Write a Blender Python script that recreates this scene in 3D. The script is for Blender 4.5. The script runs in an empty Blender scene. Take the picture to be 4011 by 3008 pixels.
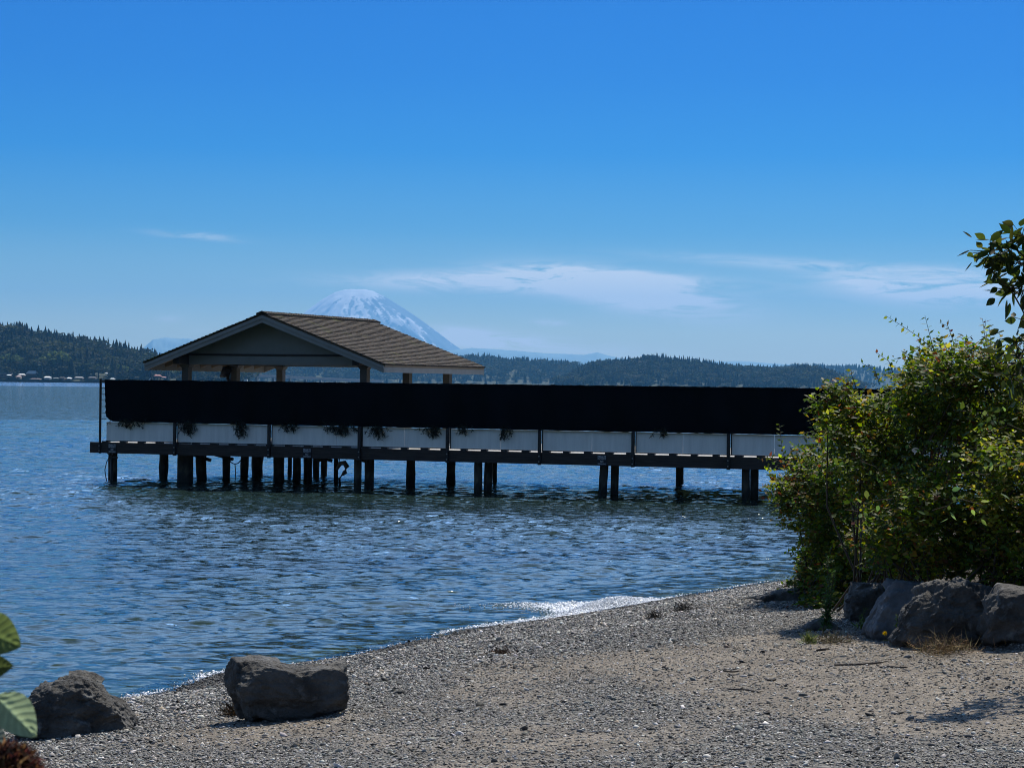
import bpy, math, random
import numpy as np
from mathutils import Matrix, Vector
R = math.radians
rng = np.random.default_rng(7); random.seed(7)
sc = bpy.context.scene
COL = sc.collection

# ------------------------------------------------------------------ camera
F, CX, CY = 8885., 2005.5, 1504.            # focal length and centre of the 4011 x 3008 photograph
PIT, ROLL, EYE = -0.0005, 0.0119, 2.62
cam = bpy.data.objects.new('camera', bpy.data.cameras.new('camera')); COL.objects.link(cam)
cam.data.sensor_width = 36; cam.data.sensor_fit = 'HORIZONTAL'; cam.data.lens = 36*F/4011
cam.data.clip_start = .1; cam.data.clip_end = 60000
cam.matrix_world = Matrix.Translation((0, 0, EYE)) @ Matrix.Rotation(R(90)-PIT, 4, 'X') @ Matrix.Rotation(ROLL, 4, 'Z')
cam.data.dof.use_dof = True; cam.data.dof.focus_distance = 40; cam.data.dof.aperture_fstop = 30
sc.camera = cam

def ray(px, py):
    c, s = math.cos(ROLL), math.sin(ROLL)
    a, b = px-CX, py-CY
    X = c*a+s*b; v = (s*a-c*b)/F
    return np.array([X/F, math.cos(PIT)+v*math.sin(PIT), -math.sin(PIT)+v*math.cos(PIT)])
def at(px, py, D):
    r = ray(px, py); return r*(D/r[1])+[0, 0, EYE]

# dock frame: t along the pier front, n away from the viewer
X0, D0, ANG = -10.1445, 58.6825, 0.3709
CA, SA = math.cos(ANG), math.sin(ANG)
def W(t, n, z): return np.array([X0+t*CA+n*SA, D0-t*SA+n*CA, z])
def row_t(px, n, py=1600):
    r = ray(px, py); nv = np.array([SA, CA, 0.]); o = np.array([X0, D0, 0.])
    k = ((o+n*nv)@nv)/(r@nv)
    return (r*k-o)@np.array([CA, -SA, 0.])

# ------------------------------------------------------------------ noise
def _h(i, j, k, seed):
    n = (i.astype(np.int64)*374761393+j.astype(np.int64)*668265263+k.astype(np.int64)*2147483647+seed*974634777) & 0xffffffff
    n = ((n ^ (n >> 13))*1274126177) & 0xffffffff
    n = ((n ^ (n >> 15))*2246822519) & 0xffffffff
    return ((n ^ (n >> 16)) & 0xffff)/65535.
def vn(x, y, z=None, seed=0):
    x = np.asarray(x, float); y = np.asarray(y, float); z = np.zeros_like(x) if z is None else np.asarray(z, float)
    i, j, k = np.floor(x), np.floor(y), np.floor(z)
    f, g, h = x-i, y-j, z-k
    f = f*f*(3-2*f); g = g*g*(3-2*g); h = h*h*(3-2*h)
    def c(a, b, d): return _h(i+a, j+b, k+d, seed)
    x00 = c(0,0,0)*(1-f)+c(1,0,0)*f; x10 = c(0,1,0)*(1-f)+c(1,1,0)*f
    x01 = c(0,0,1)*(1-f)+c(1,0,1)*f; x11 = c(0,1,1)*(1-f)+c(1,1,1)*f
    return (x00*(1-g)+x10*g)*(1-h)+(x01*(1-g)+x11*g)*h
def fbm(x, y, z=None, o=4, seed=0):
    s, a, t = 0, 1., 0
    z = np.zeros_like(np.asarray(x, float)) if z is None else z
    for q in range(o):
        s = s+a*vn(x*2**q, y*2**q, z*2**q, seed+q*17); t += a; a *= .5
    return s/t
def sstep(a, b, x):
    t = np.clip((x-a)/(b-a), 0, 1); return t*t*(3-2*t)

# ------------------------------------------------------------------ objects
def tag(o, label=None, cat=None, group=None, kind=None):
    if label: o['label'] = label
    if cat: o['category'] = cat
    if group: o['group'] = group
    if kind: o['kind'] = kind
    return o
def mesh(name, V, Fs, mat, parent=None, col=None, smooth=False, uv=None):
    V = np.asarray(V, np.float32).reshape(-1, 3)
    me = bpy.data.meshes.new(name)
    if isinstance(Fs, np.ndarray):
        n, k = Fs.shape
        me.vertices.add(len(V)); me.vertices.foreach_set('co', V.ravel())
        me.loops.add(n*k); me.loops.foreach_set('vertex_index', Fs.astype(np.int32).ravel())
        me.polygons.add(n); me.polygons.foreach_set('loop_start', np.arange(0, n*k, k, dtype=np.int32))
        me.update(calc_edges=True); me.validate()
    else:
        me.from_pydata(V.tolist(), [], Fs)
    if col is not None:
        ca = me.color_attributes.new('Col', 'FLOAT_COLOR', 'POINT')
        c4 = np.ones((len(V), 4), np.float32); c4[:, :3] = np.asarray(col, np.float32).reshape(-1, 3)
        ca.data.foreach_set('color', c4.ravel())
    if smooth: me.polygons.foreach_set('use_smooth', np.ones(len(me.polygons), bool))
    me.materials.append(mat)
    o = bpy.data.objects.new(name, me); COL.objects.link(o)
    if parent is not None:
        o.parent = parent; bpy.context.view_layer.update() if False else None
        o.matrix_parent_inverse = parent.matrix_basis.inverted()
    return o
def thing(name, loc, label, cat, group=None):
    o = bpy.data.objects.new(name, None); COL.objects.link(o); o.location = [float(q) for q in loc]
    o.empty_display_size = .1
    return tag(o, label, cat, group)
class MB:                                    # several boxes / tubes / polygons of one part
    def __init__(s): s.V = []; s.F = []; s.C = []; s.P = []
    def add(s, V, Fs, col=None):
        b = len(s.V); s.P.append(b); V = [list(map(float, v)) for v in V]; s.V += V; s.F += [[i+b for i in f] for f in Fs]
        s.C += [list(col) if col is not None else [1, 1, 1]]*len(V)
    def hexa(s, P, col=None):               # 8 corners: bottom 4 (ccw), top 4
        s.add(P, [[3,2,1,0],[4,5,6,7],[0,1,5,4],[1,2,6,5],[2,3,7,6],[3,0,4,7]], col)
    def dbox(s, t0, t1, n0, n1, z0, z1, col=None):
        s.hexa([W(t0,n0,z0),W(t1,n0,z0),W(t1,n1,z0),W(t0,n1,z0),W(t0,n0,z1),W(t1,n0,z1),W(t1,n1,z1),W(t0,n1,z1)], col)
    def box(s, c, d, rz=0, col=None):
        c = np.asarray(c, float); x, y, z = np.asarray(d, float)/2; ca, sa = math.cos(rz), math.sin(rz)
        P = [c+[a*ca-b*sa, a*sa+b*ca, e] for e in (-z, z) for a, b in ((-x,-y),(x,-y),(x,y),(-x,y))]
        s.hexa(P, col)
    def tube(s, pts, rad, k=8, col=None, cap=True):
        pts = [np.asarray(p, float) for p in pts]; m = len(pts)
        rad = rad if hasattr(rad, '__len__') else [rad]*m
        V = []
        for i in range(m):
            d = pts[min(i+1, m-1)]-pts[max(i-1, 0)]; d = d/(np.linalg.norm(d)+1e-12)
            u = np.cross(d, [0, 0, 1.] if abs(d[2]) < .9 else [1., 0, 0]); u /= np.linalg.norm(u); w = np.cross(d, u)
            for q in range(k):
                a = 2*math.pi*q/k; V.append(pts[i]+rad[i]*(math.cos(a)*u+math.sin(a)*w))
        Fs = [[i*k+q, i*k+(q+1) % k, (i+1)*k+(q+1) % k, (i+1)*k+q] for i in range(m-1) for q in range(k)]
        if cap: Fs += [list(range(k))[::-1], list(range((m-1)*k, m*k))]
        s.add(V, Fs, col)
    def each(s, name, mat, parent=None, smooth=False):   # every added piece becomes a part of its own
        st = s.P+[len(s.V)]; r_ = []
        for a, b in zip(st[:-1], st[1:]):
            r_.append(mesh(name, s.V[a:b], [[i-a for i in f] for f in s.F if a <= f[0] < b], mat, parent, col=s.C[a:b], smooth=smooth))
        return r_
    def build(s, name, mat, parent=None, smooth=False):
        return mesh(name, s.V, s.F, mat, parent, col=s.C, smooth=smooth)
ICO = None
def ico(sub):
    import bmesh
    bm = bmesh.new(); bmesh.ops.create_icosphere(bm, subdivisions=sub, radius=1)
    V = np.array([v.co[:] for v in bm.verts]); Fa = np.array([[v.index for v in f.verts] for f in bm.faces]); bm.free()
    return V, Fa

# ------------------------------------------------------------------ materials
def nodes(name):
    m = bpy.data.materials.new(name); m.use_nodes = True
    nt = m.node_tree; nt.nodes.clear()
    out = nt.nodes.new('ShaderNodeOutputMaterial')
    return m, nt, out
def N(nt, typ, **kw):
    n = nt.nodes.new(typ)
    for k, v in kw.items():
        if k.startswith('i_'):
            n.inputs[k[2:].replace('_', ' ')].default_value = v
        else: setattr(n, k, v)
    return n
def ramp(nt, src, stops):
    r = nt.nodes.new('ShaderNodeValToRGB'); e = r.color_ramp.elements
    while len(e) < len(stops): e.new(.5)
    for q, (p, c) in zip(e, stops):
        q.position = p; q.color = (*c, 1) if hasattr(c, '__len__') else (c, c, c, 1)
    nt.links.new(src, r.inputs[0]); return r
def mat(name, c1, c2=None, scale=6., rough=.8, bump=.0, bscale=None, attr=False, detail=6, stretch=(1,1,1), spec=.3, bdist=.02, patch=None):
    """procedural surface: two-tone noise over world position, optional colour attribute multiply, noise bump"""
    m, nt, out = nodes(name); L = nt.links.new
    b = N(nt, 'ShaderNodeBsdfPrincipled', i_Roughness=rough); b.inputs['Specular IOR Level'].default_value = spec
    L(b.outputs[0], out.inputs[0])
    tc = N(nt, 'ShaderNodeNewGeometry'); mp = N(nt, 'ShaderNodeMapping'); mp.inputs['Scale'].default_value = stretch
    L(tc.outputs['Position'], mp.inputs[0])
    no = N(nt, 'ShaderNodeTexNoise', i_Scale=scale, i_Detail=detail, i_Roughness=.62); L(mp.outputs[0], no.inputs['Vector'])
    c2 = c2 or tuple(x*.6 for x in c1)
    r = ramp(nt, no.outputs[0], [(.3, c1), (.7, c2)]); colr = r.outputs[0]
    if patch:
        no3 = N(nt, 'ShaderNodeTexNoise', i_Scale=patch[1], i_Detail=5.); L(mp.outputs[0], no3.inputs['Vector'])
        rr = ramp(nt, no3.outputs[0], [(patch[2], 0), (patch[2]+.12, 1)])
        mx = N(nt, 'ShaderNodeMix', data_type='RGBA'); L(rr.outputs[0], mx.inputs[0]); L(colr, mx.inputs[6]); mx.inputs[7].default_value = (*patch[0], 1)
        colr = mx.outputs[2]
    if attr:
        at_ = N(nt, 'ShaderNodeAttribute', attribute_name='Col')
        mx = N(nt, 'ShaderNodeMix', data_type='RGBA', blend_type='MULTIPLY'); mx.inputs[0].default_value = 1
        L(colr, mx.inputs[6]); L(at_.outputs[0], mx.inputs[7]); colr = mx.outputs[2]
    L(colr, b.inputs['Base Color'])
    if bump:
        n2 = N(nt, 'ShaderNodeTexNoise', i_Scale=bscale or scale*3, i_Detail=8., i_Roughness=.65); L(mp.outputs[0], n2.inputs['Vector'])
        bp = N(nt, 'ShaderNodeBump', i_Strength=bump, i_Distance=bdist); L(n2.outputs[0], bp.inputs['Height']); L(bp.outputs[0], b.inputs['Normal'])
    return m
def leafmat(name, trans=.45, rough=.5, spec=.3, tint=(1, 1, 1)):
    m, nt, out = nodes(name); L = nt.links.new
    a = N(nt, 'ShaderNodeAttribute', attribute_name='Col')
    g = N(nt, 'ShaderNodeNewGeometry'); no = N(nt, 'ShaderNodeTexNoise', i_Scale=40., i_Detail=3.); L(g.outputs['Position'], no.inputs['Vector'])
    r = ramp(nt, no.outputs[0], [(.3, (.75*tint[0], .75*tint[1], .75*tint[2])), (.7, tint)])
    mx = N(nt, 'ShaderNodeMix', data_type='RGBA', blend_type='MULTIPLY'); mx.inputs[0].default_value = 1
    L(a.outputs[0], mx.inputs[6]); L(r.outputs[0], mx.inputs[7])
    b = N(nt, 'ShaderNodeBsdfPrincipled', i_Roughness=rough); b.inputs['Specular IOR Level'].default_value = .35
    t = N(nt, 'ShaderNodeBsdfTranslucent'); L(mx.outputs[2], b.inputs['Base Color'])
    hs = N(nt, 'ShaderNodeHueSaturation', i_Hue=.49, i_Saturation=1.1, i_Value=1.5); L(mx.outputs[2], hs.inputs['Color']); L(hs.outputs[0], t.inputs[0])
    b.inputs['Specular IOR Level'].default_value = spec
    s = N(nt, 'ShaderNodeMixShader'); s.inputs[0].default_value = trans
    L(b.outputs[0], s.inputs[1]); L(t.outputs[0], s.inputs[2]); L(s.outputs[0], out.inputs[0])
    return m

M = {}
M['wood_grey'] = mat('weathered_wood', (.075, .058, .05), (.03, .024, .022), 5, .85, .5, stretch=(.5, .5, 8), attr=True)
M['deckwood'] = mat('deck_boards', (.40, .38, .35), (.28, .265, .25), 4, .8, .3)
M['pile'] = mat('tarred_piling', (.05, .046, .04), (.013, .013, .012), 7, .8, .6, stretch=(1, 1, .3), attr=True)
M['blackmetal'] = mat('black_metal', (.012, .012, .014), (.007, .007, .008), 9, .5)
M['screen'] = mat('privacy_screen_cloth', (.0040, .0045, .0075), (.0010, .0011, .0016), 2.2, .95, .2, stretch=(1, 1, .4), spec=.05)
M['whitepanel'] = mat('white_panel', (.90, .86, .80), (.74, .71, .66), 2.6, .7, .05, detail=10, stretch=(3, 3, .35))
M['paint'] = mat('grey_green_paint', (.19, .20, .185), (.155, .165, .15), 3, .65, .05)
M['post_paint'] = mat('dark_post_paint', (.085, .08, .068), (.06, .057, .05), 4, .7, .05)
M['darkwood'] = mat('dark_stained_beam', (.022, .02, .018), (.012, .011, .01), 6, .8, .2)
M['trim'] = mat('grey_trim_paint', (.25, .25, .235), (.20, .20, .19), 3, .6, .05)
M['soffit'] = mat('tan_soffit', (.24, .19, .13), (.19, .15, .10), 4, .8)
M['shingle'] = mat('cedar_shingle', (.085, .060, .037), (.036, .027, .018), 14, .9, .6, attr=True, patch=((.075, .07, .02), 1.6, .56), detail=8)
M['sign'] = mat('sign_plate', (.012, .013, .02), (.009, .01, .015), 8, .5)
M['lettering'] = mat('white_lettering', (.62, .64, .66), (.5, .52, .54), 20, .6)
M['rock'] = mat('grey_boulder', (.150, .142, .128), (.020, .018, .016), 4, .85, 1., bscale=18, patch=((.2, .2, .19), 9, .6), detail=10, bdist=.06)
M['rock_blue'] = mat('blue_grey_boulder', (.13, .14, .15), (.06, .066, .074), 9, .85, .7, bscale=30, detail=9, stretch=(1, 1, .4), bdist=.02)
M['leaf'] = leafmat('shrub_leaf', .55, .55, .22)
M['leaf_far'] = leafmat('far_leaf', .25, .8, .1)
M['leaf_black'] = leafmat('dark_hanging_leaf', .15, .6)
M['stem'] = mat('shrub_stem', (.07, .05, .03), (.035, .028, .018), 20, .8)
M['bark'] = mat('tree_bark', (.06, .05, .04), (.025, .02, .017), 14, .9, .6, stretch=(1, 1, .3))
M['rope'] = mat('dark_rope', (.03, .028, .024), (.015, .014, .012), 30, .9)
M['fender'] = mat('grey_rubber', (.28, .26, .24), (.16, .15, .14), 8, .5)

# ------------------------------------------------------------------ world: physical sky, tinted by elevation, with thin cirrus
SUN_EL, SUN_AZ = R(53), R(20)                # azimuth measured from +Y towards +X
w = bpy.data.worlds.new('World'); sc.world = w; w.use_nodes = True
nt = w.node_tree; nt.nodes.clear(); L = nt.links.new
def mth(op, a, b=None, clamp=False):
    n = nt.nodes.new('ShaderNodeMath'); n.operation = op; n.use_clamp = clamp
    for i, q in enumerate((a, b)):
        if q is None: continue
        if isinstance(q, (int, float)): n.inputs[i].default_value = q
        else: L(q, n.inputs[i])
    return n.outputs[0]
out = nt.nodes.new('ShaderNodeOutputWorld'); bg = nt.nodes.new('ShaderNodeBackground'); L(bg.outputs[0], out.inputs[0])
sky = nt.nodes.new('ShaderNodeTexSky'); sky.sky_type = 'NISHITA'; sky.sun_disc = False
sky.sun_elevation = SUN_EL; sky.sun_rotation = SUN_AZ; sky.altitude = 0; sky.air_density = 1.; sky.dust_density = .15; sky.ozone_density = 3.
tc = nt.nodes.new('ShaderNodeTexCoord'); sx = nt.nodes.new('ShaderNodeSeparateXYZ'); L(tc.outputs['Generated'], sx.inputs[0])
tint = ramp(nt, sx.outputs[2], SKYRAMP if 'SKYRAMP' in globals() else [
    (0.0, (1.0, 1.0, .80)), (.0107, (1.0, 1.0, .76)), (.0242, (1.0, 1.0, .72)), (.0445, (.56, .72, .73)), (.068, (.19, .48, .77)), (.1016, (.02, .345, .82)), (.1347, (.0, .285, .80)), (.17, (.0, .275, .79)), (.20, (.42, .66, .98)), (.26, (.86, .95, 1.0)), (.42, (.80, .86, .95)), (.70, (.26, .30, .35)), (1.0, (.18, .21, .24))])
mul = nt.nodes.new('ShaderNodeMix'); mul.data_type = 'RGBA'; mul.blend_type = 'MULTIPLY'; mul.inputs[0].default_value = 1
side = nt.nodes.new('ShaderNodeMapRange'); side.interpolation_type = 'SMOOTHSTEP'      # dims the sky behind the camera to deepen the shade facing it
side.inputs[1].default_value = -.5; side.inputs[2].default_value = .8; side.inputs[3].default_value = .55; side.inputs[4].default_value = 1.; L(sx.outputs[1], side.inputs[0])
scl = nt.nodes.new('ShaderNodeVectorMath'); scl.operation = 'SCALE'; L(tint.outputs[0], scl.inputs[0]); L(side.outputs[0], scl.inputs['Scale'])
L(sky.outputs[0], mul.inputs[6]); up_ = nt.nodes.new('ShaderNodeMapRange'); up_.interpolation_type = 'SMOOTHSTEP'       # added brightness in the unseen sky above the frame, to lift the water reflections
up_.inputs[1].default_value = .175; up_.inputs[2].default_value = .30; up_.inputs[3].default_value = 1.; up_.inputs[4].default_value = 3.0; L(sx.outputs[2], up_.inputs[0])
sc2 = nt.nodes.new('ShaderNodeVectorMath'); sc2.operation = 'SCALE'; L(scl.outputs[0], sc2.inputs[0]); L(up_.outputs[0], sc2.inputs['Scale']); L(sc2.outputs[0], mul.inputs[7])
az = mth('DIVIDE', sx.outputs[0], mth('MAXIMUM', sx.outputs[1], .05)); el = mth('DIVIDE', sx.outputs[2], mth('MAXIMUM', sx.outputs[1], .05))
cmb = nt.nodes.new('ShaderNodeCombineXYZ'); L(az, cmb.inputs[0]); L(el, cmb.inputs[1])
mp = nt.nodes.new('ShaderNodeMapping'); mp.inputs['Scale'].default_value = (26, 170, 1); mp.inputs['Rotation'].default_value = (0, 0, R(6)); L(cmb.outputs[0], mp.inputs[0])
cn = nt.nodes.new('ShaderNodeTexNoise'); cn.inputs['Scale'].default_value = 1; cn.inputs['Detail'].default_value = 8; cn.inputs['Roughness'].default_value = .66; cn.inputs['Distortion'].default_value = 1.3
L(mp.outputs[0], cn.inputs['Vector'])
cmask = None
def azel(px, py):
    r = ray(px, py); return r[0]/r[1], r[2]/r[1]
CLOUDS = [  # centre x, y, half width, half height (photo pixels), tilt, amount
    (2050, 1108, 560, 36, .0, 1.3), (2480, 1150, 330, 62, .15, 2.0), (2330, 1078, 330, 26, .05, 1.2), (1780, 1100, 330, 32, -.02, .5), (2560, 1120, 200, 40, .1, .5),
    (3700, 1135, 380, 55, .02, 1.7), (3420, 1110, 200, 28, .13, .7), (3100, 1035, 460, 22, .05, .5), (3650, 1060, 350, 20, .03, .35),
    (770, 925, 150, 13, .07, .5), (1950, 1342, 240, 32, .03, 1.5), (1790, 1306, 140, 24, .05, 1.5), (2150, 1262, 55, 12, .05, 1.1), (2330, 1385, 260, 30, 0, .5), 
    (660, 1250, 50, 14, 0, .4), (800, 1310, 60, 14, 0, .5), (2700, 1180, 220, 30, .1, .35)]
for cxp, cyp, hw, hh, tl, amt in CLOUDS:
    a0, e0 = azel(cxp, cyp)
    da = mth('SUBTRACT', az, a0); de = mth('ADD', mth('SUBTRACT', el, e0), mth('MULTIPLY', da, tl))
    q = mth('ADD', mth('POWER', mth('ABSOLUTE', mth('MULTIPLY', da, F/hw)), 2), mth('POWER', mth('ABSOLUTE', mth('MULTIPLY', de, F/hh)), 2))
    g = mth('MULTIPLY', mth('EXPONENT', mth('MULTIPLY', q, -1.)), amt)
    cmask = g if cmask is None else mth('ADD', cmask, g)
cd = mth('MULTIPLY', cmask, mth('SUBTRACT', mth('MULTIPLY', cn.outputs[0], 5.), 1.65, True), True)
cloudmix = nt.nodes.new('ShaderNodeMix'); cloudmix.data_type = 'RGBA'
L(cd, cloudmix.inputs[0]); L(mul.outputs[2], cloudmix.inputs[6]); cloudmix.inputs[7].default_value = (11.2, 10.8, 9.8, 1)
L(cloudmix.outputs[2], bg.inputs[0]); bg.inputs[1].default_value = .082
sl = bpy.data.lights.new('sun', 'SUN'); sl.energy = 5.0; sl.angle = R(.5); sl.color = (1, .95, .87)
so = bpy.data.objects.new('sun', sl); COL.objects.link(so)
sd = Vector((math.sin(SUN_AZ)*math.cos(SUN_EL), math.cos(SUN_AZ)*math.cos(SUN_EL), math.sin(SUN_EL)))
so.rotation_euler = sd.to_track_quat('Z', 'Y').to_euler(); so.location = (10, 20, 40)

sc.render.engine = 'CYCLES'
sc.view_settings.view_transform = 'Standard'; sc.view_settings.look = 'None'; sc.view_settings.exposure = .32; sc.view_settings.gamma = 1
sc.cycles.max_bounces = 7; sc.cycles.diffuse_bounces = 3; sc.cycles.glossy_bounces = 3; sc.cycles.transparent_max_bounces = 12
sc.cycles.volume_bounces = 0; sc.cycles.caustics_reflective = False; sc.cycles.caustics_refractive = False
sc.cycles.sample_clamp_indirect = 4; sc.cycles.use_denoising = True; sc.cycles.filter_width = 1.0

# ------------------------------------------------------------------ haze
m, nt, out = nodes('haze_air')
v = N(nt, 'ShaderNodeVolumePrincipled', i_Density=5.5e-5, i_Anisotropy=.3); v.inputs['Color'].default_value = (.14, .45, .84, 1)
nt.links.new(v.outputs[0], out.inputs['Volume'])
hb = MB(); hb.hexa([(-12000,-300,-9),(12000,-300,-9),(12000,27000,-9),(-12000,27000,-9),(-12000,-300,1080),(12000,-300,1080),(12000,27000,1080),(-12000,27000,1080)])
tag(hb.build('haze', m), 'pale blue air fading the far hills and the snowy mountain', 'haze', kind='stuff')

# ------------------------------------------------------------------ beach and lake bed
SH = np.array([(-60,-80),(-30,-28),(-9,8.6),(-4.0,17.7),(-3.17,18.35),(-2.8,19.3),(-2.6,20.3),(-2.1,20.95),(-1.66,21.4),(-.52,24.15),(.59,25.6),(1.55,27.2),(2.27,28.6),(3.25,30.2),(3.66,30.9),(5.6,34),(14,48),(24,64),(60,120)])
def shore_s(x, y):                           # distance inland of the water's edge
    return (x-np.interp(y, SH[:, 1], SH[:, 0]))*.865
def bank(x, y):                              # the planted bank behind the boulders on the right
    e = np.interp(y, [10, 14, 16, 19, 22, 25, 29, 34], [6.0, 4.2, 3.35, 3.2, 3.2, 3.2, 3.9, 7])
    return sstep(0, .9, x-e)
def gz(x, y, fine=True):
    s = shore_s(x, y)
    z = np.where(s > 0, 1.25*(1-np.exp(-np.maximum(s, 0)/7.)), np.where(s > -4, .17*s, -.68+np.maximum(s+4, -70)*.075))
    z = z+.42*bank(x, y)
    if fine:
        a = np.where(s > 0, 1, .4)
        z = z+a*(.05*(fbm(x*.55, y*.55, seed=3, o=3)-.5)+.022*(fbm(x*3.1, y*3.1, seed=5, o=3)-.5)*sstep(.2, 1.5, s)+.008*(vn(x*14, y*14, seed=8)-.5)*sstep(0, 1, s))
    return z
def onground(px, py):
    r = ray(px, py); d = np.linspace(8, 45, 7000)
    P = r[None]*(d/r[1])[:, None]+[0, 0, EYE]
    i = int(np.argmax(P[:, 2] < gz(P[:, 0], P[:, 1])))
    return P[i]
def grid(xs, ys, zf):
    X, Y = np.meshgrid(xs, ys); Z = zf(X, Y); nx, ny = len(xs), len(ys)
    i = np.arange(nx*ny).reshape(ny, nx)
    Fq = np.stack([i[:-1, :-1], i[:-1, 1:], i[1:, 1:], i[1:, :-1]], -1).reshape(-1, 4)
    return np.stack([X, Y, Z], -1).reshape(-1, 3), Fq
xs = np.concatenate([np.linspace(-60, -7, 45), np.arange(-6.95, 6.5, .05), np.linspace(6.6, 75, 60)])
ys = np.concatenate([np.linspace(-40, 8.5, 40), np.arange(8.6, 33, .05), np.linspace(33.2, 150, 110)])
V, Fq = grid(xs, ys, gz)
# ground colour: gravel and dry dirt
m, nt, out = nodes('beach_gravel_and_dirt'); L = nt.links.new
b = N(nt, 'ShaderNodeBsdfPrincipled', i_Roughness=.9); b.inputs['Specular IOR Level'].default_value = .2; L(b.outputs[0], out.inputs[0])
g = N(nt, 'ShaderNodeNewGeometry')
at_ = N(nt, 'ShaderNodeAttribute', attribute_name='Col')
n1 = N(nt, 'ShaderNodeTexNoise', i_Scale=30., i_Detail=8., i_Roughness=.7); L(g.outputs['Position'], n1.inputs['Vector'])
n2 = N(nt, 'ShaderNodeTexNoise', i_Scale=2.2, i_Detail=6.); L(g.outputs['Position'], n2.inputs['Vector'])
vo = N(nt, 'ShaderNodeTexVoronoi', i_Scale=85.); L(g.outputs['Position'], vo.inputs['Vector'])
r1 = ramp(nt, n1.outputs[0], [(.3, (.085, .078, .07)), (.5, (.24, .222, .195)), (.72, (.42, .395, .355))])
r2 = ramp(nt, n2.outputs[0], [(.35, .75), (.65, 1.1)])
r3 = ramp(nt, vo.outputs['Color'], [(.1, .62), (.9, 1.15)])
def mulmix(a, c, f=1):
    q = N(nt, 'ShaderNodeMix', data_type='RGBA', blend_type='MULTIPLY'); q.inputs[0].default_value = f; L(a, q.inputs[6]); L(c, q.inputs[7]); return q.outputs[2]
cc = mulmix(mulmix(mulmix(r1.outputs[0], r2.outputs[0]), r3.outputs[0], .8), at_.outputs[0]); L(cc, b.inputs['Base Color'])
ad = N(nt, 'ShaderNodeMath', operation='ADD'); L(n1.outputs[0], ad.inputs[0]); L(vo.outputs['Distance'], ad.inputs[1])
bp = N(nt, 'ShaderNodeBump', i_Strength=.9, i_Distance=.012); L(ad.outputs[0], bp.inputs['Height']); L(bp.outputs[0], b.inputs['Normal'])
S = shore_s(V[:, 0], V[:, 1])
def dirtmask(x, y):                          # 1 where fine dirt shows, 0 where gravel covers it
    s = shore_s(x, y)
    return sstep(.57, .74, fbm(x*.7+3, y*.3, seed=21, o=4)+.10*sstep(3.2, 6.5, s)+.10*sstep(-1, 3, x)*sstep(3, 5, s)-.22*(1-sstep(1.5, 3.5, s)))
dm = dirtmask(V[:, 0], V[:, 1])
gcol = np.array([.70, .71, .71])*(1-dm)[:, None]+np.array([.92, .84, .74])*dm[:, None]
gcol *= np.where(S > .45, 1, np.where(S > -.1, .42, np.where(S > -1.6, 1.5, .95)))[:, None]
bk = bank(V[:, 0], V[:, 1]); gcol = gcol*(1-bk)[:, None]+bk[:, None]*np.array([.32, .26, .2])
deep = sstep(3, 14, -S); gcol = gcol*(1-deep)[:, None]+deep[:, None]*np.array([.55, .66, .5])
o = mesh('ground', V, Fq, m, col=gcol, smooth=True); tag(o, kind='structure')
M['ground'] = m
bed = MB(); bed.add([(-11900,-290,-7.5),(11900,-290,-7.5),(11900,26900,-7.5),(-11900,26900,-7.5)], [[0,1,2,3]], (.4,.45,.35))
tag(bed.build('lake_bed', m), kind='structure')

# ------------------------------------------------------------------ water
def waves(x, y):
    z = np.zeros_like(x); r_ = np.random.default_rng(5)
    d = np.hypot(x, y); s = -shore_s(x, y)
    warp = 1.1*(fbm(x*.12, y*.12, seed=31, o=2)-.5); w2 = 1.6*(fbm(x*.5, y*.5, seed=33, o=2)-.5)
    amp_loc = .45+1.1*vn(x*.16, y*.1, seed=40)
    for k in range(60):
        lam = .19*(6.8**r_.random()**1.3); th = r_.normal(math.pi/2+.2, .55); ph = r_.random()*6.28
        kx, ky = math.cos(th)*6.283/lam, math.sin(th)*6.283/lam
        p = kx*x+ky*y+ph+warp*3+w2*.8/lam**.3
        fade = np.clip(1.6-d*.0035/lam*1.3, 0, 1)
        z += fade*.0028*lam**.8*(np.sin(p)+.25*np.cos(2*p))
    swell = .02*np.sin((s-.6)*2.3+2*fbm(x*.25, y*.25, seed=51, o=2))*sstep(.2, 1.2, s)*(1-sstep(2, 6, s))
    return z*amp_loc*sstep(-.1, 2.2, s)*1.15+swell+.004
ang = np.linspace(-.52, .52, 740)
rr = np.concatenate([np.exp(np.linspace(math.log(13.5), math.log(150), 1150)), np.exp(np.linspace(math.log(151.5), math.log(900), 130))])
A, RR = np.meshgrid(ang, rr); X = RR*np.sin(A); Y = RR*np.cos(A)
Z = waves(X, Y)
sS = shore_s(X, Y)
V = np.stack([X, Y, Z], -1).reshape(-1, 3); nx, ny = len(ang), len(rr)
i = np.arange(nx*ny).reshape(ny, nx)
Fq = np.stack([i[:-1, :-1], i[:-1, 1:], i[1:, 1:], i[1:, :-1]], -1).reshape(-1, 4)
keep = (sS.ravel()[Fq] < 1.0).any(1); Fq = Fq[keep]
dep = np.clip(np.where(sS > 0, 0, np.where(sS > -4, -.17*sS, .68-(sS+4)*.075)), 0, 8).ravel()
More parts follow.
